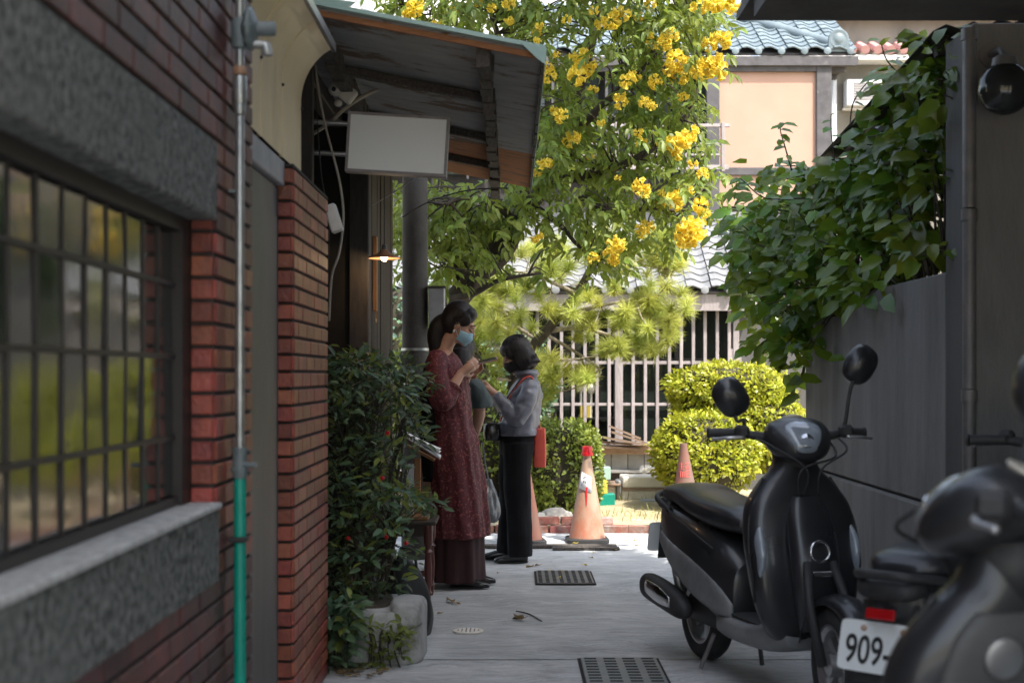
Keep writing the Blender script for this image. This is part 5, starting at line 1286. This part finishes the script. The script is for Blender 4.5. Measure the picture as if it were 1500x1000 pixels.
for s_, el, fw in ((-1, (-.035,-.215,1.095), (.010,-.175,1.165)), (1, (-.02,.205,1.10), (.02,.165,1.165))):
    d.tube([(-.075,s_*.135,1.36), (-.075,s_*.185,1.30), (-.062,s_*.212,1.20), (el[0]-.01,el[1],el[2]+.02), (el[0]+.012,el[1]*.98,el[2]+.005), fw], [.058,.066,.070,.068,.060,.048], 20, sm=5)
    d.tube([fw, (fw[0]+.014, fw[1]*.96, fw[2]+.018), (fw[0]+.022, fw[1]*.94, fw[2]+.028)], [.046,.055,.044], 18, sm=3)
wrinkle(d, .011, (16,16,7)); d.build('dress', 'dress', W1, voxel=.006, smit=1)
u = MB().loft([(.035,.028,0,.150,.185), (.15,.028,0,.146,.180), (.33,.030,0,.142,.178)], 64, sm=5, fold=lambda t, a: 1+.085*math.sin(8*a+2)*(1-.5*t)+.04*math.sin(13*a+1)); u.build('underskirt', 'underskirt', W1, smooth=True)
sh = MB().loft([(.62,-.11,.05,.08,.15), (.85,-.12,.05,.085,.16), (1.05,-.13,.05,.075,.165), (1.22,-.14,.045,.06,.155), (1.36,-.125,.03,.035,.11)], 40, sm=5, fold=lambda t, a: 1+.06*math.sin(7*a+5*t)); sh.build('black_back_form', 'black_back_form', W1, smooth=True)  # plain black form along her back
shoe(W1, (.055,-.08,0), R(-6)); shoe(W1, (.07,.075,0), R(5))
ph = tag(MB().box((0,0,0), (.150,.075,.009), bev=.003).build('phone', 'phone_pink', at=Vector((w1p.x,8.45,0))+Vector((.185,-.035,1.335))), 'pale pink phone held by the woman in the maroon dress', 'phone'); ph.rotation_euler = (R(12), R(-13), R(4))
o = MB().b2((-.068,-.034,.0046), (.068,.034,.0056)).build('screen', 'phone_black', ph)

# --- woman in grey blouse, facing left
w2p = P(757,822,9.57); W2 = thing('person', 'person in a grey blouse, black trousers and black mask looking at a phone', 'person', (w2p.x, 9.57, .004), R(180+5))
b = MB(); hc = Vector((.005,0,1.385)); hm2 = headmb(b, hc, R(22), .93)
b.tube([(-.075,0,1.17), (-.06,0,1.25), (-.03,0,1.32)], [.058,.048,.046], 14, sm=4)
b.loft([(.75,0,0,.10,.14), (.92,-.02,0,.09,.125), (1.08,-.05,0,.10,.145), (1.19,-.07,0,.07,.14), (1.23,-.07,0,.045,.07)], 20, sm=3)
arms2 = ((1, (.030,.19,.965), (.155,.115,1.125), (.8,-.25,.55)), (-1, (.02,-.19,.965), (.160,-.095,1.13), (.8,.2,.55)))
for s_, el, wr, hd in arms2:
    b.tube([(-.075,s_*.14,1.185), (-.05,s_*.18,1.07), el], [.046,.042,.034], 12, sm=4); b.tube([el, tuple((Vector(el)+Vector(wr))/2), wr], [.035,.031,.023], 12, sm=4)
    hand(b, wr, hd, (.15,-s_*.8,.4), s_, .85, .95)
b.build('body', 'skin', W2, voxel=.0055, smit=3)
face(W2, hm2); mask(W2, hm2, 'mask_black', 'mask_black')
h = MB(); h.ell((-.020,0,.034), (.110,.098,.108), 22, 14); h.ell((-.045,0,-.03), (.092,.096,.095), 20, 12); h.ell((-.058,0,-.085), (.088,.092,.055), 18, 10)
h.ell((.052,0,.058), (.052,.078,.050), 16, 10, rot=(0,.35,0))
for s_ in (-1, 1): h.ell((-.028,s_*.070,-.03), (.070,.030,.108), 16, 12, rot=(0,-.12,0)); h.ell((.045,s_*.064,.035), (.036,.022,.050), 12, 8)
h.xf(hm2); h.build('hair', 'hair', W2, voxel=.006, smit=5); strands(W2, hm2, 220, 'bob')
d = MB()
def fold2(t, a): return 1+.025*math.sin(6*a+7*t)+.015*math.sin(11*a-9*t)
d.loft([(.845,-.005,0,.138,.178), (.87,-.005,0,.142,.182), (.94,-.018,0,.132,.170), (1.03,-.038,0,.122,.164), (1.12,-.056,0,.116,.172), (1.18,-.068,0,.092,.168), (1.225,-.074,0,.066,.105), (1.25,-.072,0,.056,.062)], 56, sm=5, fold=fold2)
for s_, el, wr, hd in arms2:
    el = Vector(el); wr = Vector(wr); m_ = el.lerp(wr, .45)
    d.tube([(-.078,s_*.125,1.19), (-.066,s_*.165,1.13), (-.03,s_*.188,1.04), tuple(el+Vector((-.008,0,-.004))), tuple(m_), tuple(el.lerp(wr,.86)), tuple(el.lerp(wr,.96))], [.056,.062,.060,.055,.050,.043,.040], 20, sm=6)
wrinkle(d, .012, (14,14,18)); d.build('blouse', 'satin', W2, voxel=.006, smit=1)
MB().loft([(1.235,-.066,0,.072,.078), (1.275,-.060,0,.066,.068), (1.285,-.060,0,.078,.078), (1.25,-.064,0,.088,.088)], 28, cap=False).build('collar', 'satin', W2, smooth=True, solid=.005)
t_ = MB()
t_.loft([(.72,.0,0,.120,.165), (.80,.0,0,.118,.160), (.87,-.002,0,.112,.150)], 36, sm=3)
for s_, dx in ((1, -.01), (-1, .05)):
    t_.tube([(.0,s_*.075,.80), (.008+dx*.3,s_*.082,.60), (.0+dx*.6,s_*.085,.35), (-.005+dx,s_*.085,.045)], [.105,.092,.086,.088], 22, sm=6)
wrinkle(t_, .010, (14,14,5)); t_.build('trousers', 'black_cloth', W2, voxel=.007, smit=1)
shoe(W2, (.0,.088,0), R(4), L=.225); shoe(W2, (.07,-.085,0), R(-4), L=.225)
rb = thing('red_tote_bag', 'flat red tote bag hanging behind the woman in the grey blouse', 'bag', P(790,682,9.62))
MB().loft([(0,0,0,.040,.115,9), (.006,0,0,.043,.118,9), (.10,.002,0,.043,.118,9), (.24,.002,0,.038,.118,9), (.255,0,0,.036,.116,9)], 28, sm=3).build('body', 'red_bag', rb, smooth=True, angle=50)
for y_ in (-.085, .085): MB().tube([(0,y_,.25), (-.012,y_*.8,.42), (-.05,y_*.4-.05,.58), (-.10,y_*.2-.10,.64)], .006, 6, sm=5).build('strap', 'red_bag', rb, smooth=True)
cs = MB().tube([(-.125,.06,1.10), (-.09,.11,1.235), (-.01,.105,1.20), (.075,.09,1.06), (.115,.06,.94)], .006, 6, sm=6); cs.build('shoulder_strap', 'red_bag', W2, smooth=True)
cmr = thing('crossbody_bag', 'small shiny black bag worn in front of the black trousers', 'bag', (w2p.x-.165, 9.50, .82))
MB().loft([(0,0,0,.05,.085,4), (.05,0,0,.06,.095,4), (.11,0,0,.05,.09,4)], 24, sm=3).build('body', 'black_leather', cmr, smooth=True); MB().box((0,-.0,.117), (.07,.14,.012), bev=.004).build('flap', 'black_leather', cmr)
MB().tube([(.0,-.07,.10), (.10,-.10,.28), (.20,-.04,.42)], .005, 6, sm=5).build('strap', 'black_leather', cmr)
ph2 = tag(MB().box((0,0,0), (.145,.072,.009), bev=.003).build('phone', 'phone_black', at=Vector((w2p.x,9.57,0))+Vector((-.245,0,1.215))), 'black phone held by the woman in the grey blouse', 'phone'); ph2.rotation_euler = (0, R(24), 0)
MB().b2((-.066,-.032,.0046), (.066,.032,.0056)).build('screen', 'dark_glass', ph2)
MB().b2((-.0725,-.036,-.0070), (.0725,.036,-.0046)).build('case', 'white_plastic', ph2)

# --- third person, behind the maroon dress, back turned
w3p = P(655,841,8.98); W3 = thing('person', 'person in a dark teal top mostly hidden behind the maroon dress', 'person', (w3p.x, 9.02, .004), R(90))
b = MB(); hm3 = headmb(b, Vector((.05,-.09,1.40)), R(35), .93)
b.tube([(-.02,-.03,1.22), (.0,-.05,1.29), (.03,-.08,1.35)], [.055,.048,.046], 12, sm=3)
b.loft([(.75,0,0,.10,.14), (1.0,0,0,.09,.13), (1.20,-.01,-.02,.08,.15), (1.26,-.02,-.02,.05,.08)], 20, sm=3)
arms3 = ((1, (.0,.225,1.05), (.12,.14,1.12), (.7,-.4,.4)), (-1, (.0,-.205,1.02), (.03,-.185,.90), (.6,.3,-.5)))
for s_, el, wr, hd in arms3:
    b.tube([(-.02,s_*.15-.01,1.20), (-.015,s_*.19,1.12), el], [.048,.045,.038], 12, sm=4); b.tube([el, tuple((Vector(el)+Vector(wr))/2), wr], [.039,.036,.026], 12, sm=4); hand(b, wr, hd, (.3,-s_*.7,.3), s_, .8)
for s_ in (-1, 1): b.tube([(.0,s_*.07,.8), (.0,s_*.075,.4), (.0,s_*.08,.05)], [.06,.055,.04], 10, sm=3)
b.build('body', 'skin_tan', W3, voxel=.006, smit=3)
face(W3, hm3); 
h = MB(); h.ell((-.02,0,.03), (.108,.092,.108), 20, 12); h.ell((-.05,0,-.03), (.085,.088,.10), 18, 12); h.xf(hm3); h.tube([(-.03,-.08,1.40), (-.055,-.075,1.30), (-.06,-.06,1.17)], [.075,.075,.05], 14, sm=4); h.build('hair', 'hair', W3, voxel=.007, smit=5)
d = MB(); d.loft([(.74,0,0,.128,.165), (.95,0,0,.122,.158), (1.10,-.005,0,.122,.170), (1.18,-.012,-.01,.100,.172), (1.235,-.02,-.015,.065,.10)], 44, sm=4, fold=fold2)
for s_ in (-1, 1): d.tube([(-.02,s_*.13,1.205), (-.012,s_*.18,1.15), (.0,s_*.215,1.075), (.003,s_*.22,1.045)], [.056,.066,.070,.070], 18, sm=4)
wrinkle(d, .012, (14,14,10)); d.build('top', 'teal_cloth', W3, voxel=.007, smit=1)
t_ = MB(); t_.loft([(.36,0,0,.16,.20), (.6,0,0,.14,.185), (.80,0,0,.115,.155)], 48, sm=4, fold=lambda t, a: 1+.05*math.sin(8*a)*(1-t)); t_.build('skirt', 'beige_cloth', W3, smooth=True)
shoe(W3, (.0,.08,0)); shoe(W3, (.0,-.08,0))
pb = thing('plastic_bag', 'crinkled translucent plastic bag hanging between the two women', 'bag', (P(716,690,9.25).x, 9.25, .30))
mb = MB().loft([(0,0,0,.05,.06,3), (.05,0,0,.07,.08,3), (.16,0,0,.06,.07,2.5), (.24,0,0,.03,.03,2), (.28,0,0,.015,.02,2)], 30, sm=4, fold=lambda t, a: 1+.10*math.sin(5*a+8*t)+.06*math.sin(11*a-5*t)); mb.build('body', 'plastic_film', pb, smooth=True)
MB().tube([(0,0,.27), (-.02,0,.36), (-.04,-.02,.52)], .006, 6, sm=4).build('handle', 'plastic_film', pb)
# ------------------------------------------------------------------ scooters: local frame, +x forward, rear wheel under the origin
M('paint_black', (.016,.017,.019), (.022,.023,.025), scale=4, rough=.34, coat=.25, rvar=.1)
M('paint_grey', (.22,.225,.225), (.16,.165,.165), scale=5, rough=.45, c3=(.09,.09,.09), scale3=3, lo3=.5, hi3=.75)
M('trim_grey', (.075,.075,.073), (.055,.055,.054), scale=6, rough=.6)
M('trim_black', (.022,.022,.023), (.032,.032,.032), scale=30, rough=.6, bump=.1)
M('seat_vinyl', (.02,.021,.024), (.028,.029,.032), scale=20, rough=.34, bump=.08, bscale=90)
M('tyre', (.022,.022,.022), (.035,.034,.033), scale=14, rough=.85, bump=.2)
M('chrome', (.75,.76,.78), rough=.12, metal=1)
M('alloy', (.5,.5,.5), (.4,.4,.4), rough=.35, metal=.8)
M('lamp_lens', (.30,.34,.38), (.20,.23,.26), scale=12, rough=.06, spec=.8, coat=.5)
M('tail_red', (.42,.01,.012), (.35,.008,.01), rough=.12, coat=.5)
M('amber', (.5,.17,.02), rough=.15, coat=.4)
M('plate_white', (.74,.77,.76), (.66,.69,.68), scale=5, rough=.4)
M('plate_ink', (.02,.022,.022), rough=.5)
M('mirror_glass', (.62,.65,.66), rough=.05, metal=.95)
M('gauge_face', (.55,.50,.40), (.46,.42,.34), rough=.3)
def wheel(root, x, steer=0, r=.215, w=.050):
    W_ = thing('wheel', '', '', (x,0,r)); del W_['label']; del W_['category']; W_.parent = root; W_.rotation_euler = (0,0,steer)
    m = Matrix.Rotation(R(90),4,'X')
    prof = [(r-.075,-.040), (r-.045,-w), (r-.018,-w*.92), (r-.003,-w*.5), (r,0), (r-.003,w*.5), (r-.018,w*.92), (r-.045,w), (r-.075,.040)]
    MB().lathe(prof+[prof[0]], 40, m, cap=False).build('tyre', 'tyre', W_, smooth=True, angle=50)
    rim = MB(); rim.lathe([(r-.078,-.042), (r-.070,-.042), (r-.070,.042), (r-.078,.042), (r-.092,.03), (r-.092,-.03), (r-.078,-.042)], 36, m, cap=False)
    for k in range(5):
        a = k*2*math.pi/5; rim.bar((.03*math.cos(a),0,.03*math.sin(a)), ((r-.085)*math.cos(a),0,(r-.085)*math.sin(a)), .035, .022, up=(0,1,0))
    rim.lathe([(.02,-.06), (.04,-.05), (.045,0), (.04,.05), (.02,.06)], 18, m); rim.build('rim', 'alloy', W_, smooth=True, angle=40)
    return W_
def scooter(label, loc, rotz, steer=0, mirrors=(-1, 1), mz=(.335,.335), leg='paint_grey', body='paint_black', plate=None, headlamp=True, gauge=True, tall=1.0):
    S_ = thing('scooter', label, 'scooter', loc, rotz, 'scooters parked along the garden wall')
    wheel(S_, 0); wheel(S_, 1.24, steer)
    # rear body: from the tail to the seat front
    MB().loft([(-.36,0,.63,.035,.05,2.6), (-.30,0,.605,.10,.080,2.8), (-.15,0,.565,.145,.115,3), (.05,0,.515,.165,.15,3), (.25,0,.455,.170,.185,3), (.42,0,.40,.150,.185,3), (.50,0,.36,.125,.16,3), (.53,0,.35,.105,.14,3)], 36, sm=5, axis='x').build('rear_fairing', body, S_, smooth=True)
    for s_ in (-1, 1):
        MB().loft([(-.20,s_*.135,.52,.012,.03,2.4), (.0,s_*.160,.46,.016,.055,2.4), (.25,s_*.165,.40,.018,.075,2.4), (.45,s_*.145,.34,.015,.06,2.4), (.55,s_*.12,.30,.01,.03,2.4)], 16, sm=4, axis='x').build('side_panel', leg, S_, smooth=True)
    MB().loft([(-.30,0,.705,.06,.018,2.8), (-.24,0,.716,.115,.040,2.8), (-.05,0,.715,.135,.055,2.8), (.10,0,.690,.142,.058,2.8), (.30,0,.668,.140,.062,2.8), (.46,0,.655,.115,.055,2.8), (.53,0,.640,.075,.035,2.6)], 30, sm=5, axis='x').build('seat', 'seat_vinyl', S_, smooth=True)
    MB().tube([(-.12,-.13,.65), (-.28,-.125,.685), (-.375,-.07,.70), (-.385,0,.702), (-.375,.07,.70), (-.28,.125,.685), (-.12,.13,.65)], .014, 10, sm=5).build('grab_rail', 'trim_black', S_, smooth=True)
    # floor and leg shield
    MB().loft([(.40,0,.235,.125,.05,4), (.55,0,.235,.150,.05,4), (.75,0,.24,.155,.05,4), (.90,0,.26,.14,.06,4), (1.0,0,.30,.10,.07,3)], 30, sm=4, axis='x').build('floorboard', leg, S_, smooth=True)
    MB().b2((.52,-.125,.2865), (.84,.125,.2925), bev=.003).build('floor_mat', 'trim_black', S_)
    MB().loft([(.24,.93,0,.045,.10,2.6), (.30,.955,0,.060,.16,3), (.40,.952,0,.070,.200,3.2), (.52,.935,0,.075,.218,3.4), (.66,.905,0,.078,.222,3.4), (.76,.885,0,.078,.205,3.2), (.84,.872,0,.070,.15,2.8), (.89,.865,0,.062,.10,2.6), (.95,.860,0,.055,.075,2.4)], 36, sm=5).build('leg_shield', body, S_, smooth=True)
    MB().loft([(.30,.880,0,.025,.12,2.6), (.46,.868,0,.025,.165,2.8), (.65,.838,0,.025,.170,2.8), (.78,.815,0,.025,.145,2.8), (.84,.808,0,.018,.10,2.6)], 30, sm=5).build('inner_shield', leg, S_, smooth=True)
    MB().loft([(.30,1.02,0,.035,.06,2.4), (.42,1.045,0,.05,.085,2.4), (.58,1.03,0,.05,.095,2.4), (.72,.985,0,.045,.085,2.4), (.80,.955,0,.03,.05,2.2)], 28, sm=5).build('nose', body, S_, smooth=True)
    rg = MB().lathe([(.034,-.006), (.040,-.006), (.044,0), (.040,.006), (.034,.006), (.034,-.006)], 24, Matrix.Translation((1.075,0,.60))@Matrix.Rotation(R(82),4,'Y'), cap=False); rg.build('emblem_ring', 'chrome', S_, smooth=True)
    for s_ in (-1, 1):
        MB().loft([(.50,.975,s_*.196,.014,.006,2.2), (.56,.985,s_*.192,.026,.016,2.2), (.64,.965,s_*.192,.028,.018,2.2), (.70,.935,s_*.182,.012,.006,2.2)], 18, sm=4).build('turn_signal', 'lamp_lens', S_, smooth=True)
    # fork, fender
    for s_ in (-1, 1): MB().tube([(1.24,s_*.075,.215), (1.14,s_*.075,.42), (1.07,s_*.05,.56)], .018, 10).build('fork_leg', 'trim_black', S_, smooth=True)
    fd = MB(); n_ = 12
    for i in range(n_+1):
        a = R(18)+R(150)*i/n_; rr = .245
        for y, dz in ((-.062,-.030), (-.045,-.004), (0,.006), (.045,-.004), (.062,-.030)):
            fd.v.append((1.24+(rr+dz)*math.cos(a), y, .215+(rr+dz)*math.sin(a)))
    for i in range(n_):
        for k in range(4): p = i*5+k; fd.f.append((p, p+1, p+6, p+5))
    fd.build('front_fender', body, S_, smooth=True, solid=.004)
    # handlebar group turned by the steering
    H = thing('handlebar', '', '', (.86,0,.90)); del H['label']; del H['category']; H.parent = S_; H.rotation_euler = (0, R(0), steer)
    MB().loft([(-.075,0,.10,.05,.035,2.4), (-.04,0,.12,.10,.055,2.6), (.02,0,.115,.125,.075,2.6), (.08,0,.10,.118,.075,2.6), (.13,0,.08,.085,.055,2.5), (.155,0,.07,.045,.03,2.3)], 32, sm=5, axis='x').build('cowl', body, H, smooth=True)
    MB().loft([(-.04,0,0,.06,.06), (.06,.0,0,.075,.09)], 20, sm=2).build('neck', 'trim_black', H, smooth=True)
    MB().loft([(.060,0,.128,.085,.052,2.8), (.105,0,.116,.078,.050,2.8), (.140,0,.096,.060,.038,2.6), (.160,0,.080,.034,.020,2.4)], 26, sm=4, axis='x').build('headlight', 'lamp_lens', H, smooth=True)
    if gauge:
        MB().lathe([(.048,0), (.052,.006), (.050,.010), (.0,.010)], 22, Matrix.Translation((-.035,0,.168))@Matrix.Rotation(R(-28),4,'Y')).build('speedometer', 'gauge_face', H, smooth=True, angle=40)
    for s_ in (-1, 1):
        MB().tube([(.0,s_*.09,.11), (-.02,s_*.19,.125), (-.045,s_*.212,.128)], [.020,.016,.014], 10, sm=3).build('bar', 'trim_black', H, smooth=True)
        g_ = MB().tube([(-.042,s_*.205,.128), (-.065,s_*.265,.128), (-.085,s_*.310,.126)], [.017,.018,.0175], 12); g_.lathe([(.021,-.004), (.021,.004)], 12, Matrix.Translation((-.086,s_*.312,.126))@Matrix.Rotation(R(90)*-s_,4,'X')); g_.build('grip', 'trim_black', H, smooth=True, angle=45)
        MB().tube([(.025,s_*.20,.115), (.022,s_*.26,.112), (-.005,s_*.295,.108), (-.02,s_*.315,.106)], [.008,.007,.006,.007], 8, sm=4).build('brake_lever', 'alloy', H, smooth=True)
        MB().box((.0,s_*.205,.135), (.06,.05,.05), bev=.012).build('switch_housing', 'trim_black', H)
        if s_ not in mirrors: continue
        mp = Vector((-.005,s_*(.235 if s_ < 0 else .26),mz[0 if s_ < 0 else 1]))
        MB().tube([(.0,s_*.195,.15), (.01,s_*.202,.18), (.0,s_*.225,mp.z-.06), tuple(mp)], [.008,.0075,.0075,.009], 8, sm=4).build('mirror_stem', 'trim_black', H, smooth=True)
        mm_ = Matrix.Translation(mp+Vector((0,s_*.010,.030)))@Matrix.Rotation(s_*R(-32),4,'X')@Matrix.Rotation(s_*R(8),4,'Z')@Matrix.Scale(1.15,4)
        mr = MB().loft([(-.018,0,0,.050,.062,2.5), (-.012,0,0,.056,.069,2.5), (.008,0,0,.050,.062,2.4), (.026,0,0,.026,.034,2.2)], 26, sm=3, axis='x').xf(mm_).build('mirror', body, H, smooth=True)
        MB().loft([(-.0215,0,0,.046,.058,2.5), (-.0185,0,0,.046,.058,2.5)], 26, axis='x').xf(mm_).build('mirror_glass', 'mirror_glass', H)
    for k_, (ya, yb) in enumerate(((-.17,-.03), (.17,.03), (.12,-.05))):
        MB().tube([(.89,ya,1.01), (.99,ya*.9,.985-.02*k_), (1.03,yb,.90), (1.0,yb,.80)], .0045, 6, sm=5).build('cable', 'black_rubber', S_, smooth=True)
    for s_ in (-1, 1):
        MB().tube([(.95,s_*.205,.40), (.965,s_*.222,.50), (.945,s_*.226,.62), (.915,s_*.205,.74), (.88,s_*.14,.86)], .004, 6, sm=5).build('panel_seam', 'trim_black', S_, smooth=True)
        MB().tube([(-.28,s_*.108,.665), (-.05,s_*.150,.645), (.2,s_*.168,.60), (.42,s_*.150,.54)], .0035, 6, sm=5).build('panel_seam', 'trim_black', S_, smooth=True)
    MB().box((1.095,0,.52), (.006,.075,.018), rot=(0,R(-4),0), bev=.002).build('badge', 'chrome', S_)
    MB().lathe([(.020,0), (.026,.012), (.028,.02)], 16, Matrix.Translation((.135,0,.10))@Matrix.Rotation(R(75),4,'Y')).build('headlight_bulb', 'chrome', H, smooth=True)
    MB().lathe([(.036,-.004), (.036,.006), (.028,.009)], 20, Matrix.Translation((.789,.06,.765))@Matrix.Rotation(R(-97),4,'Y')).build('fuel_cap', 'alloy', S_, smooth=True, angle=40)
    MB().lathe([(.018,-.004), (.018,.006)], 16, Matrix.Translation((.800,-.07,.72))@Matrix.Rotation(R(-97),4,'Y')).build('key_lock', 'black_rubber', S_)
    # engine, exhaust, stand, tail
    MB().loft([(-.10,.0,.22,.05,.06,2.6), (.05,.0,.25,.10,.085,2.8), (.30,.0,.27,.11,.095,2.8), (.45,0,.26,.09,.07,2.6)], 24, sm=4, axis='x').build('engine', 'trim_black', S_, smooth=True)
    ex = MB().loft([(-.30,-.165,.29,.030,.038,2.4), (-.27,-.165,.29,.048,.058,2.4), (-.05,-.160,.27,.050,.060,2.4), (.10,-.155,.25,.044,.052,2.4), (.15,-.15,.24,.022,.025,2.2)], 24, sm=4, axis='x').build('exhaust', 'trim_black', S_, smooth=True)
    MB().loft([(-.20,-.212,.30,.006,.030,2.4), (-.05,-.212,.285,.008,.038,2.4), (.07,-.203,.265,.005,.022,2.4)], 16, sm=4, axis='x').build('heat_shield', 'chrome', ex, smooth=True)
    for s_ in (-1, 1):
        MB().tube([(-.02,s_*.10,.22), (-.10,s_*.11,.42), (-.12,s_*.10,.52)], .022, 10).build('shock', 'alloy', S_, smooth=True)
        MB().tube([(.32,s_*.10,.17), (.27,s_*.14,.02)], .010, 8).build('stand_leg', 'iron', S_)
    MB().loft([(-.385,0,.655,.070,.022,3), (-.355,0,.66,.095,.032,3), (-.31,0,.665,.10,.034,3)], 24, sm=3, axis='x').build('tail_light', 'trim_black', S_, smooth=True)
    rf = MB(); n_ = 9
    for i in range(n_+1):
        a = R(95)+R(75)*i/n_; rr = .250
        for y in (-.06, 0, .06): rf.v.append((rr*math.cos(a), y, .215+rr*math.sin(a)+(0 if y else .008)))
    for i in range(n_):
        for k in range(2): p = i*3+k; rf.f.append((p, p+1, p+4, p+3))
    rf.build('rear_mudguard', 'trim_black', S_, smooth=True, solid=.004)
    pz = .50
    MB().bar((-.33,0,.62), (-.385,0,.40), .17, .008, up=(1,0,0)).build('plate_holder', 'trim_black', S_)
    MB().box((-.392,0,.595), (.012,.088,.030), rot=(0,R(14),0), bev=.004).build('reflector', 'tail_red', S_)
    pm = Matrix.Translation((-.383,0,pz))@Matrix.Rotation(R(14),4,'Y')
    mb = MB().loft([(-.003,0,0,.132,.070,14), (.003,0,0,.132,.070,14)], 48, axis='x').xf(pm); pl_ = mb.build('number_plate', 'plate_white', S_)
    for y in (-.06, .06): MB().lathe([(.009,0), (.009,.004), (.004,.006)], 10, pm@Matrix.Translation((-.003,y,.050))@Matrix.Rotation(R(-90),4,'Y')).build('plate_bolt', 'rust', pl_)
    if plate:
        cu = bpy.data.curves.new('lettering', 'FONT'); cu.body = plate; cu.size = .098; cu.align_x = 'LEFT'; cu.align_y = 'CENTER'; cu.extrude = .0006; cu.space_character = 1.0; cu.offset = .0012
        to = bpy.data.objects.new('lettering', cu); COL.objects.link(to)
        bpy.context.view_layer.update()
        me = bpy.data.meshes.new_from_object(to.evaluated_get(bpy.context.evaluated_depsgraph_get())); bpy.data.objects.remove(to)
        # read from behind the scooter: text x runs to -y, text y runs up, facing -x
        tm_ = pm@Matrix.Translation((-.0042,.112,-.014))@Matrix(((0,0,-1,0), (-1,0,0,0), (0,1,0,0), (0,0,0,1)))@Matrix.Diagonal((.80,1.12,1,1))
        me.transform(tm_); me.materials.clear(); me.materials.append(MATS['plate_ink'])
        lo_ = bpy.data.objects.new('lettering', me); COL.objects.link(lo_); lo_.parent = pl_
    return S_
# the front one faces the camera, its grey footwell showing
scooter('black scooter with grey footwell facing the camera beside the drain cover', (.86, 6.28, .002), math.atan2(-1.19, .315), steer=R(-8), mz=(.235,.36))
# its neighbour stands with its tail and white plate towards us
b_rot = R(46); bx0 = Vector((1.045, 3.98, .002)); 
scooter('black scooter with a white number plate and red reflector, its tail turned outward', (1.015+.383*math.cos(b_rot), 3.90+.383*math.sin(b_rot), .002), b_rot, steer=R(10), plate='909-', leg='trim_black', mirrors=())
# the nearest: handlebars and inner shield
c_rot = R(103); cx, cy = .885, 2.52
scooter('dark scooter with a grey inner leg shield and pale speedometer, parked beside the bay wall', (cx-.86*math.cos(c_rot), cy-.86*math.sin(c_rot), .002), c_rot, leg='trim_grey', steer=R(50), mirrors=(-1,), mz=(.29,.3))
